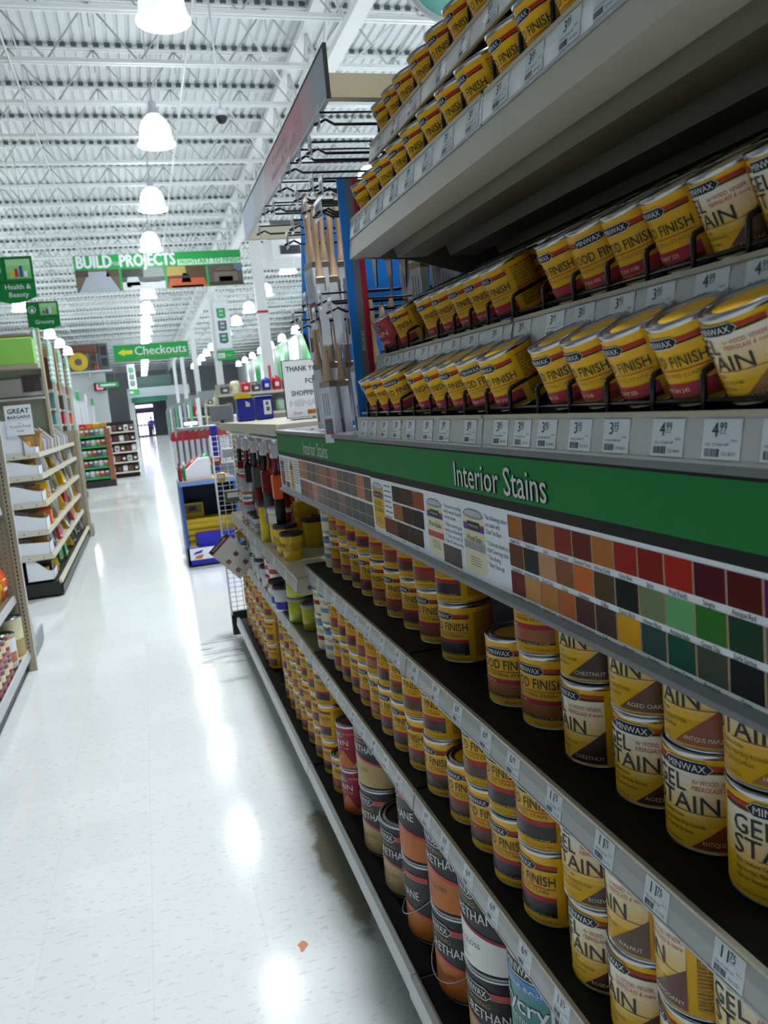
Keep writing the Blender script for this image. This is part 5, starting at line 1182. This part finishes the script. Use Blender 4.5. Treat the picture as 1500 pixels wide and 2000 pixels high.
t = thing('yellow_tray', 'large yellow paint tray stack leaning in the blue bin', 'tray', (.48, 8.35, .182)); b = MB()
b.prism([(-.17, -.10, 0), (.26, -.10, 0), (.28, -.10, .26), (-.19, -.10, .26)], (0, .22, 0), YELB)
for k in range(4): b.box(-.195, .285, -.115, -.10, .05+.06*k, .065+.06*k, YELB)
b.build('body', t)
t = thing('yellow_pack', 'yellow printed pack standing behind the yellow trays in the blue bin', 'pack', (.38, 8.49, .182)); b = MB(); b.bbox(-.09, .11, -.01, .02, 0, .40, YELB, .006); f = plane((-.08, -.0105, .29), (1, 0, 0), (0, 0, 1)); b.rect(f, .01, .17, .01, .09, YELD, .0005); b.strip(f, .04, .12, lambda u: .03, lambda u: .06+.3*(u-.04)*0+.02, mat('print_purple', '4A2C6A', .5), .001, 3); b.build('pack', t)
t = thing('blue_tray', 'blue plastic tray stack in front of the yellow trays', 'tray', (.52, 8.16, .182)); b = MB(); b.prism([(-.14, -.06, 0), (.20, -.06, 0), (.22, -.06, .13), (-.15, -.06, .13)], (0, .13, 0), mat('tray_blue', '1C1EB4', .35)); b.box(-.155, .225, -.07, -.06, .06, .075, mat('tray_blue', '1C1EB4', .35)); b.build('body', t)
t = thing('white_box', 'white cut-cornered display box on top of the blue bin', 'box', (.47, 8.1, .841)); b = MB(); b.prism([(-.13, 0, 0), (.115, 0, 0), (.11, 0, .205), (.005, 0, .20), (-.13, 0, .09)], (0, .16, 0), CARDW); b.build('box', t)
for k, (x, z, c, nm, ry) in enumerate(((.40, 1.02, REDB, 'red', .5), (.46, 1.06, REDB, 'deep red', .6), (.52, 1.10, GREENP, 'green', .7))):
    t = thing('gift_roll', '%s roll tilted behind the white box on the blue bin' % nm, 'roll', (x, 8.36, .842), 0, 'rolls behind the white box'); b = MB(); b.tube([(-.07, 0, .04), (.06, 0, .04+.26*ry)], .04, c, 12); b.tube([(-.072, 0, .037), (-.066, 0, .045)], .02, CARDW, 8); b.build('roll', t)
for k in range(2):
    t = thing('sauce_bottle', '%s bottle at the corner of the blue bin top' % ('dark red', 'green')[k], 'bottle', (.285+.045*k, 8.08+.05*k, .842), 0); b = MB(); b.lathe([(.016, 0), (.018, .01), (.018, .10), (.008, .13), (.008, .16)], 12, (REDLAB, GREENP)[k]); b.build('body', t); b = MB(); b.lathe([(.01, .15), (.01, .18), (.001, .181)], 10, (REDLAB, CARDW)[k], cap=False); b.build('cap', t)
# rows of red-capped white items behind
t = thing('slat_rack', 'wire display rack of red-topped white sticks behind the blue bin', 'rack', (.5, 9.0, 0))
b = MB(); b.box(.30, .95, 9.15, 9.18, 0, 1.25, GREY); part(b, 'back', t)
b = MB(); b.box(.28, .96, 8.85, 9.18, 0, .1, KICK); b.box(.28, .96, 8.9, 9.15, .92, .94, WHITE); part(b, 'shelf', t)
k = 0
for i in range(10):
    for j in range(2):
        q = thing('paint_stick', 'red-topped white stick, %s from the aisle in the %s row of the rack' % (ORD[i], ('front', 'back')[j]), 'stick', (.30+.062*i, 8.97+.1*j, .94), 0, 'red-topped white sticks'); b = MB(); b.bbox(-.018, .018, -.01, .01, 0, .27, CARDW, .004); b.build('stick', q); b = MB(); b.prism([(-.026, -.016, .27), (.026, -.016, .27), (.012, -.016, .37), (-.02, -.016, .35)], (0, .032, 0), REDB if i < 5 else PINKR); b.build('top', q)
t = thing('blue_post', 'dark blue upright display post beside the wire grid rack', 'post', (.70, 8.75, 0)); b = MB(); b.bbox(.67, .74, 8.72, 8.80, 0, 1.34, BLUED, .005); b.box(.665, .745, 8.715, 8.805, 0, .04, KICK); part(b, 'post', t)
# service counter behind
t = thing('service_counter', 'grey service counter across from the blue bin', 'counter', (1.2, 9.9, 0))
b = MB(); b.box(.40, 2.6, 9.6, 10.3, 1.02, 1.30, mat('counter_grey', '7C8084', .4)); part(b, 'body', t); b = MB(); b.box(.38, 2.62, 9.55, 10.35, 1.30, 1.33, mat('counter_top', '9EA0A4', .2)); part(b, 'top', t); b = MB(); b.box(.5, 2.5, 9.7, 10.2, 0, 1.02, KICK); part(b, 'base', t)
t = thing('monitor', 'grey back of a screen standing on the service counter', 'monitor', (.90, 9.75, 1.331)); b = MB(); b.bbox(-.13, .13, -.02, .03, .04, .22, mat('monitor_grey', '62666A', .4), .006); b.build('screen', t); b = MB(); b.box(-.02, .02, .0, .03, 0, .05, KICK); b.box(-.08, .08, -.04, .06, 0, .008, KICK); b.build('stand', t)
t = thing('printer', 'white and black printer next to the grey screen on the counter', 'printer', (1.15, 9.72, 1.331)); b = MB(); b.bbox(-.12, .12, -.08, .12, 0, .10, CARDW, .01); b.box(-.09, .09, -.083, -.08, .03, .05, KICK); b.box(-.08, .08, -.04, .06, .10, .115, GREY); b.build('body', t)
t = thing('counter_glint', 'small glowing strip in place of a lamp reflection on the service counter', 'lamp', (.53, 9.6, 1.331)); b = MB(); b.bbox(-.07, .07, -.04, .04, .03, .06, mat('glint_glow', 'F2FAF4', .4, emit=6.), .006); b.build('tube', t); b = MB(); b.box(-.01, .01, -.01, .01, 0, .03, GREYL); b.box(-.04, .04, -.03, .03, 0, .004, GREYL); b.build('foot', t)  # added glowing strip that stands in for a lamp reflection
# tall shelves with red pots further back
for i, (y, x0) in enumerate(((12.6, 1.15), (17.5, 1.6), (23, 1.75))):
    t = thing('pot_shelf', '%s tall cream shelving unit carrying red pots behind the service counter' % ('first', 'second', 'third')[i], 'shelving', (2.2, y, 0), 0, 'cream shelving units')
    b = MB(); b.box(x0, x0+2.6, y+.3, y+.33, 0, 1.9, mat('shelf_back_pale', 'A8A8A2', .5)); part(b, 'back', t)
    for z in (.1, .9, 1.38, 1.70):
        b = MB(); b.box(x0, x0+2.6, y, y+.32, z, z+.04, RC); part(b, 'shelf', t)
    b = MB(); b.box(x0-.03, x0, y, y+.33, 0, 1.78, POST); part(b, 'end_post', t)
    for j in range(12):
        c = (mat('pot_dark', '4A4A52', .4), CREAM, REDB)[j % 3] if j < 4 else ((BLUED, REDB, REDB, mat('pot_red', 'A8202C', .35))[j % 4])
        q = thing('pot', '%s pot from the aisle on the top of the %s cream shelving' % (ORD[j], ('first', 'second', 'third')[i]), 'pot', (x0+.12+.16*j, y+.14, 1.741), 0, 'pots on the cream shelving'); b = MB(); h = .12+.05*(j > 4)+.03*((j*5) % 3); b.lathe([(.05, 0), (.065, .01), (.07, h*.8), (.06, h), (.02, h+.01)], 14, c); b.build('body', q); b = MB(); b.lathe([(.02, h+.008), (.022, h+.02), (.001, h+.024)], 8, KICK, cap=False); b.box(-.03, .03, -.0715, -.068, h*.3, h*.6, CARDW); b.build('lid', q)
        if j < 9:
            q = thing('clear_jar', '%s pale jar from the aisle on the second shelf of the %s cream shelving' % (ORD[j], ('first', 'second', 'third')[i]), 'jar', (x0+.14+.2*j, y+.12, 1.421), 0, 'jars on the cream shelving'); b = MB(); b.lathe([(.06, 0), (.07, .02), (.07, .15), (.05, .17)], 12, (GREYL, mat('jar_green', 'A8C8B4', .3), INKG)[j % 3]); b.build('body', q); b = MB(); b.lathe([(.055, .165), (.055, .19), (.001, .192)], 12, GREY, cap=False); b.build('lid', q)
for i in range(9):
    y = 26+4.2*i
    t = thing('far_gondola', 'distant mixed shelving past the pots, %s past the cream units' % ORD[i], 'shelving', (2.6, y, 0), 0, 'distant shelving past the pots')
    b = MB(); b.box(1.75, 5.5, y-.03, y+.03, 0, 2.2, mat('far_back', '8E9494', .5)); b.box(1.7, 1.76, y-.5, y+.5, 0, 2.0, (mat('far_white', 'D0D6D8', .5), mat('far_green', '58A07C', .5), GREY)[i % 3]); part(b, 'panel', t)
    for z in (.15, .8, 1.4):
        b = MB(); b.box(1.76, 5.5, y-.5, y+.5, z, z+.04, RC); part(b, 'shelf', t)
    for j in range(6):
        q = thing('stock_box', '%s box from the aisle on the %s distant shelving past the pots' % (ORD[j], ORD[i]), 'box', (1.95+.32*j, y-.3, 1.441), 0, 'boxes on the distant shelving'); b = MB(); b.bbox(-.13, .13, -.14, .14, 0, .25+.12*((i+j) % 3), (KICK, REDB, CARDW, BLUEB, CREAM, GREENP)[(j*3+i) % 6], .01); b.box(-.08, .08, -.142, -.14, .05, .2, GREYL); b.build('box', q)
for i in range(7):
    y = 27+4.5*i
    t = thing('checkout_fixture', 'low dark merchandise fixture on the aisle edge, %s beyond the snack rack' % ORD[i], 'fixture', (-.9, y, 0), 0, 'low fixtures along the far aisle')
    b = MB(); b.box(-2.2, -.55, y-.5, y+.5, 0, 1.05, (KICK, BROWNW, GREY)[i % 3]); part(b, 'body', t); b = MB(); b.box(-2.25, -.52, y-.55, y+.55, 1.05, 1.10, (GREENP, RC, POSTL)[i % 3]); part(b, 'top', t)
    for j in range(4):
        q = thing('counter_item', '%s item on top of the %s far low fixture' % (ORD[j], ORD[i]), 'item box', (-.75-.36*j, y-.2, 1.101), 0, 'items on the far fixtures'); b = MB(); b.bbox(-.13, .13, -.12, .12, 0, .18+.05*((i+j) % 3), (PINKR, CARDW, GREENP, GREYL)[(i+j) % 4], .02); b.box(-.08, .08, -.122, -.12, .04, .12, CARDW); b.build('box', q)
for i in range(5):
    y = 25+5*i
    t = thing('tall_end_panel', 'tall pale end panel of a distant aisle beyond the snack rack, %s in line' % ORD[i], 'panel', (-2.4, y, 0), 0, 'distant end panels')
    b = MB(); b.box(-5.5, -2.3, y-.04, y+.04, 0, 2.6, WALLC); b.box(-2.34, -2.28, y-.4, y+.4, 0, 2.9, POSTL); part(b, 'panel', t)
    b = MB(); b.box(-2.36, -2.27, y-.42, y+.42, 2.5, 2.85, (GREENP, POSTL)[i % 2]); part(b, 'header', t)

# ---------------------------------------------------------------- hanging banners
def hang(b, xs, y, z): 
    for x in xs: b.tube([(x, y, z), (x, y, 7.16)], .004, STEELG, 4)
t = thing('project_banner', 'wide hanging banner reading BUILD PROJECTS FROM START TO FINISH over four pictures', 'banner', (.9, 21.5, 4.67))
x0, x1, z0, z1 = -1.09, 2.94, 4.67, 5.536; k_ = 1.344; w = (x1-x0)/k_; h = (z1-z0)/k_
b = MB(); b.box(x0, x1, 21.5, 21.52, z0, z1, GREENB); f = plane((x0, 21.499, z0), (k_, 0, 0), (0, 0, k_))
b.text('BUILD', f, .30, CARDW, .05, h*.66, d=.001, fit=.60, bold=.045); b.text('YOUR', f, .10, CARDW, .66, h*.70, d=.001, fit=.13); b.text('PROJECTS', f, .30, CARDW, .80, h*.66, d=.001, fit=.98, bold=.045)
b.rect(f, 1.82, 3.0, h*.63, h*.79, mat('banner_pale', 'CDEBD2', .5), .0006); b.text('FROM', f, .10, GREENB, 1.86, h*.66, d=.001, fit=.22, bold=.02); b.text('START TO FINISH', f, .13, GREENB, 2.10, h*.655, d=.001, fit=.88, bold=.02)
def pic(u0, u1, base, items):
    b.rect(f, u0, u1, .0, h*.60, mat('pc_'+base, base, .5), .0008)
    for (a, c, v0, v1, k, sl) in items:
        b.poly([f(u0+(u1-u0)*a, h*v0, .0013), f(u0+(u1-u0)*c, h*v0, .0013), f(u0+(u1-u0)*(c-sl), h*v1, .0013), f(u0+(u1-u0)*(a+sl), h*v1, .0013)], mat('pc_'+k, k, .5))
pic(.0, .76, '6A5A4C', [(.05, .98, 0, .55, 'A6B0BC', .26), (.0, .3, .42, .6, '4A4034', .02), (.7, 1., .4, .6, '5A4A34', .02)])
pic(.80, 1.56, '4A5A50', [(0, 1, 0, .22, 'D8DCDC', .0), (.08, .42, .12, .36, 'C8D0D2', .05), (.1, .2, .08, .17, '22262A', .02), (.45, .9, .2, .34, '5A5C58', .02), (0, .5, .36, .58, '2A3A2C', .02), (.5, 1, .34, .6, '8A948E', .02)])
pic(1.60, 2.32, '5A3E28', [(0, 1, 0, .26, 'C85A30', .06), (.35, .6, .14, .40, '1E1A1C', .05), (.0, .5, .34, .6, 'B89A50', .02), (.1, .9, 0, .06, 'D8B070', .0)])
pic(2.36, 3.0, '5C544C', [(.0, 1, .0, .12, '3A3A30', 0), (.15, .85, .12, .42, '7A6E60', .02), (.15, .85, .40, .56, '6A5E52', .22), (.3, .7, .12, .26, '3E3630', .0), (.75, 1, .40, .6, '6A7A94', .0)])
part(b, 'sheet', t); b = MB(); hang(b, (x0+.2, x1-.2), 21.51, z1); part(b, 'wire', t)
t = thing('checkouts_sign', 'hanging green Checkouts sign with a yellow arrow', 'sign', (.5, 24, 3.1))
x0, x1, z0, z1 = -.50, 1.52, 3.14, 3.58; w = x1-x0; h = z1-z0
b = MB(); b.box(x0, x1, 24, 24.03, z0, z1, GREENB); f = plane((x0, 23.999, z0), (1, 0, 0), (0, 0, 1))
yA = mat('arrow_yellow', 'DCE020', .5); b.poly([f(.10, h*.52, .001), f(.28, h*.30, .001), f(.28, h*.40, .001), f(.50, h*.40, .001), f(.50, h*.66, .001), f(.28, h*.66, .001), f(.28, h*.76, .001)], yA)
b.text('Checkouts', f, .34, CARDW, .56, h*.32, d=.001, fit=1.40, bold=.015); b.strip(f, .56, 1.9, lambda u: h*(.16+.08*sin((u-.56)*2.2)), lambda u: h*(.185+.08*sin((u-.56)*2.2)), mat('swoosh_gold', 'B88A40', .5), .001, 12)
part(b, 'panel', t); b = MB(); hang(b, (x0+.2, x1-.2), 24.01, z1); part(b, 'wire', t)
def colban(label, x0, x1, z0, z1, y, grp):
    t = thing('column_banner', label, 'banner', ((x0+x1)/2, y, z0), 0, grp); w = x1-x0; h = z1-z0
    b = MB(); b.box(x0, x1, y, y+.02, z0+h*.2, z1, CARDW); b.box(x0-.03, x1+.06, y, y+.02, z0, z0+h*.17, GREENB); f = plane((x0, y-.001, z0), (1, 0, 0), (0, 0, 1))
    for k, c in enumerate((mat('badge_dark_green', '2E6A58', .5), mat('badge_slate', '54606A', .5), GREENB)):
        v = h*(.30+.21*k); b.poly([f(w*.22, v, .001), f(w*.5, v-h*.02, .001), f(w*.78, v, .001), f(w*.78, v+h*.16, .001), f(w*.22, v+h*.16, .001)], c)
        b.rect(f, w*.36, w*.64, v+h*.09, v+h*.13, mat('badge_pale', 'A8C4B4', .5), .0018); b.rect(f, w*.36, w*.64, v+h*.03, v+h*.06, mat('badge_pale', 'A8C4B4', .5), .0018)
    b.rect(f, 0.0, w*.45, h*.04, h*.12, CARDW, .001); b.text('BIG', f, h*.05, REDB, w*.08, h*.06, d=.002, shear=.3, bold=.02); b.text('rebate', f, h*.04, CARDW, w*.52, h*.07, d=.001)
    part(b, 'sheet', t); b = MB(); b.tube([(x0-.02, y+.01, z1), (x1+.02, y+.01, z1)], .012, GREYL, 6); b.box((x0+x1)/2-.01, (x0+x1)/2+.01, y+.02, y+.10, z1-.05, z1-.03, GREYL); part(b, 'bar', t)
colban('white vertical banner with three badges on the nearer of the bannered columns', 3.11, 3.69, 3.47, 5.69, 32.1, None)
colban('small distant white vertical banner with three badges beside the doors', -.36, .0, 2.70, 4.12, 40, None)
b = None
t = thing('distant_green_sign', 'small distant green sign below the Checkouts sign beside the pink screen', 'sign', (-1.5, 45, 3.4)); b = MB(); b.box(-1.95, -.9, 45, 45.03, 3.35, 3.62, GREENB); b.rect(plane((-1.95, 44.999, 3.35), (1, 0, 0), (0, 0, 1)), .15, .9, .08, .18, CARDW, .001); part(b, 'panel', t); b = MB(); hang(b, (-1.8, -1.05), 45.015, 3.62); part(b, 'wire', t)
# goods on the high shelf of the far brown-topped wall
t = thing('wall_shelf', 'long white shelf high on the far brown-topped wall', 'shelf', (-5, 51.6, 4.6)); b = MB(); b.box(-9, -1.3, 51.3, 51.9, 4.58, 4.66, WHITE); part(b, 'deck', t); 
for xx in (-8.5, -6.5, -4.5, -2.6): b = MB(); b.box(xx, xx+.06, 51.5, 51.9, 4.3, 4.58, WHITE); part(b, 'bracket', t)
t = thing('yellow_emblem', 'round yellow emblem on the far brown-topped wall shelf', 'sign', (-3.1, 51.5, 4.66)); b = MB(); b.lathe([(.52, 0), (.55, .04), (.52, .08)], 28, mat('emblem_yellow', 'D8B820', .5), c=(0, 0, .56), ax=Matrix.Rotation(pi/2, 3, 'X')); b.lathe([(.2, .082), (.18, .1)], 16, INKG, c=(0, 0, .56), ax=Matrix.Rotation(pi/2, 3, 'X')); b.box(-.3, .3, -.05, .1, 0, .04, KICK); b.build('disc', t)
for i, (x, w_, h_, c, nm) in enumerate(((-3.95, .45, .95, KICK, 'black'), (-2.25, .5, 1.0, mat('case_brown', '5E564C', .5), 'brown grey'), (-1.65, .5, 1.55, mat('case_grey', '5A6068', .5), 'tall grey'), (-1.75+.05, .2, .32, ORNG, 'small orange'))):
    y = 51.45 if i == 3 else 51.65
    t = thing('wall_case', '%s case standing on the high shelf of the far brown-topped wall' % nm, 'case', (x-(.42 if i == 3 else 0), y, 4.661), 0, 'cases on the far wall shelf'); b = MB(); b.bbox(-w_/2, w_/2, -.12, .12, 0, h_, c, .03); b.box(-w_*.35, w_*.35, -.123, -.12, h_*.15, h_*.45, KICK if i else GREY); b.box(-w_*.35, w_*.35, -.123, -.12, h_*.55, h_*.9, KICK if i else GREY); b.build('case', t)
t = thing('small_tv', 'small screen with a pink picture on the far brown-topped wall', 'screen', (-2.1, 51.7, 3.5)); b = MB(); b.box(-.35, .35, -.08, .19, -.02, .45, KICK); b.build('frame', t); b = MB(); b.box(-.1, .1, .19, .302, .1, .3, KICK); b.build('bracket', t); b = MB(); b.box(-.2, .16, -.084, -.08, .05, .36, mat('screen_pink', 'F05A8A', .4, emit=1.2)); b.build('picture', t)
# ---------------------------------------------------------------- entrance vestibule at the far end
GLASSG = mat('outside_glow', 'D8CCFF', .5, emit=2.2); FRAMED = mat('door_frame_dark', '24262A', .5)
t = thing('entrance_vestibule', 'distant white and green entrance vestibule with glowing doors', 'vestibule', (1.5, 75, 0))
b = MB(); b.box(-.9, 4.4, 75, 75.6, 3.55, 4.35, mat('fascia_white', 'C8D4D8', .5)); part(b, 'fascia', t)
b = MB(); b.box(-.6, 2.4, 74.95, 75.6, 3.1, 3.5, mat('fascia_green', '1E7A54', .5)); part(b, 'green_band', t)
b = MB(); b.box(-.15, 2.9, 75.5, 75.56, 4.38, 5.35, mat('lattice_dark', '4E6A62', .6))
for k in range(26): b.box(-.15+.12*k, -.11+.12*k, 75.44, 75.5, 4.38, 5.35, mat('lattice_pale', '8FB8AC', .5))
part(b, 'lattice', t)
b = MB(); b.box(-.9, -.45, 75, 76.5, 0, 3.55, WALLC); part(b, 'wall', t); b = MB(); b.box(2.3, 4.4, 75, 76.5, 0, 3.55, mat('vest_grey', '7E868A', .5)); part(b, 'wall', t); b = MB(); b.box(-.9, 4.4, 80, 80.2, 0, 4.3, mat('vest_dark', '3A3E42', .6)); part(b, 'wall', t)
for i in range(5):
    x = -.38+.30*i
    b = MB(); b.box(x, x+.30, 79.8, 79.9, 0, 2.35, FRAMED); d_ = part(b, 'door', t)
    b = MB(); b.box(x+.04, x+.26, 79.77, 79.8, 1.15, 2.2, GLASSG); b.box(x+.04, x+.26, 79.77, 79.8, .15, 1.02, GLASSG) if i != 3 else None; part_ = b.build('pane', d_); part_.matrix_parent_inverse = Matrix.Identity(4)
b = MB(); b.box(-.40, 1.15, 79.75, 79.8, 2.7, 2.95, GLASSG); part(b, 'transom', t)
t = thing('person', 'tiny distant person in dark blue walking near the entrance doors', 'person', (.78, 74, 0))
J = [(0, 0, .95, .13), (0, .01, 1.15, .12), (0, .01, 1.36, .15), (0, .0, 1.47, .055), (0, -.01, 1.55, .06), (0, -.015, 1.66, .095), (0, -.01, 1.74, .06),
     (.18, .01, 1.40, .065), (.23, .03, 1.14, .048), (.22, -.06, .90, .036), (.22, -.08, .80, .03), (-.18, .01, 1.40, .065), (-.23, -.02, 1.14, .048), (-.21, -.12, .92, .036), (-.21, -.15, .83, .03),
     (.09, 0, .86, .095), (.10, -.10, .50, .065), (.10, -.08, .09, .045), (.10, -.20, .04, .035), (-.09, 0, .86, .095), (-.10, .08, .50, .065), (-.10, .22, .12, .045), (-.10, .12, .04, .035)]
E_ = [(0, 1), (1, 2), (2, 3), (3, 4), (4, 5), (5, 6), (2, 7), (7, 8), (8, 9), (9, 10), (2, 11), (11, 12), (12, 13), (13, 14), (0, 15), (15, 16), (16, 17), (17, 18), (0, 19), (19, 20), (20, 21), (21, 22)]
me = bpy.data.meshes.new('person_body'); me.from_pydata([j[:3] for j in J], E_, []); po = bpy.data.objects.new('body', me); COL.objects.link(po); po.parent = t
sk = po.modifiers.new('skin', 'SKIN')
try:
    for i, v in enumerate(me.skin_vertices[0].data): v.radius = (J[i][3], J[i][3]); v.use_root = (i == 0)
except Exception: pass
po.modifiers.new('smooth', 'SUBSURF').levels = 1
pm = bpy.data.materials.new('person_clothes'); pm.use_nodes = True; nt = pm.node_tree; tc = nt.nodes.new('ShaderNodeTexCoord'); sx = nt.nodes.new('ShaderNodeSeparateXYZ'); cr = nt.nodes.new('ShaderNodeValToRGB'); mr = nt.nodes.new('ShaderNodeMapRange'); mr.inputs[2].default_value = 1.8
cr.color_ramp.interpolation = 'CONSTANT'; cr.color_ramp.elements[0].color = lin('20222A'); cr.color_ramp.elements[1].position = .48; cr.color_ramp.elements[1].color = lin('26306A'); q = cr.color_ramp.elements.new(.825); q.color = lin('B88A70')
nt.links.new(tc.outputs['Object'], sx.inputs[0]); nt.links.new(sx.outputs[2], mr.inputs[0]); nt.links.new(mr.outputs[0], cr.inputs[0]); nt.links.new(cr.outputs[0], nt.nodes['Principled BSDF'].inputs['Base Color']); me.materials.append(pm)
hb = MB(); hb.lathe([(.098, 1.66), (.106, 1.70), (.095, 1.76), (.05, 1.80), (.001, 1.805)], 14, mat('person_hair', '2A1E18', .6), c=(0, .0, 0), cap=False); hb.build('hair', t)
# ---------------------------------------------------------------- far side wall with green panels
wall('wall_side_2', 9.2, 9.35, 30, 78, 0, 5.6, mat('wall_white_far', 'C2CACA', .5))
for i, (y0, y1, c) in enumerate(((38, 46.2, 0), (47.0, 50.2, 1), (50.6, 55, 0), (56, 60, 1), (60.6, 66, 0))):
    t = thing('wall_panel', ('green' if c == 0 else 'shiny white')+' tall panel on the far side wall, %s along' % ORD[i], 'panel', (9.18, (y0+y1)/2, 2.6), 0, 'tall panels on the far side wall')
    b = MB(); b.box(9.14, 9.2, y0, y1, 2.7, 5.45, GREENB if c == 0 else mat('panel_white', 'CBD3D5', .3))
    if c == 0: b.box(9.13, 9.14, y0+1.2, y0+2.6, 3.6, 4.9, mat('panel_pale_green', 'A8D8C0', .5)); b.box(9.13, 9.14, y0+.6, y0+3, 3.0, 3.2, CARDW)
    part(b, 'panel', t)
t = thing('roof_unit', 'dark and white ventilation unit hanging under the roof beyond the brushes', 'vent', (4.2, 20, 5.0)); b = MB(); b.bbox(3.5, 6.0, 20, 21.5, 5.0, 5.6, WHITE, .04); b.box(3.7, 4.2, 19.98, 20, 5.1, 5.3, KICK); b.box(3.5, 6, 19.6, 20, 5.62, 5.8, INKG); part(b, 'casing', t); 
for xx in (3.7, 5.8): b = MB(); hang(b, (xx,), 20.7, 5.6); part(b, 'rod', t)
t = thing('dome_camera', 'small black dome camera hanging from a roof joist', 'camera', (1.33, 10.0, 4.83)); b = MB(); b.lathe([(.001, -.07), (.04, -.055), (.065, -.02), (.07, .01)], 16, INK); b.build('dome', t); b = MB(); b.lathe([(.072, .01), (.075, .03), (.07, .08), (.03, .09)], 16, GREYL); b.build('housing', t); b = MB(); b.tube([(0, 0, .09), (0, 0, 1.46)], .012, GREYL, 6); b.build('pole', t)
t = thing('round_sign', 'round pale teal sign hanging high behind the topmost cans', 'sign', (1.72, 4.0, 3.5)); b = MB(); b.lathe([(.001, -.012), (.235, -.012), (.235, .012), (.001, .012)], 36, mat('disc_teal', '7CCFC0', .4), ax=Matrix.Rotation(pi/2, 3, 'X'), cap=False); b.lathe([(.235, -.014), (.255, -.014), (.255, .014), (.235, .014)], 36, GREYL, ax=Matrix.Rotation(pi/2, 3, 'X'), cap=False); b.build('disc', t); b = MB(); b.tube([(-.1, 0, .22), (-.1, 0, 2.8)], .004, STEELG, 4); b.tube([(.1, 0, .22), (.1, 0, 2.8)], .004, STEELG, 4); b.build('wire', t)
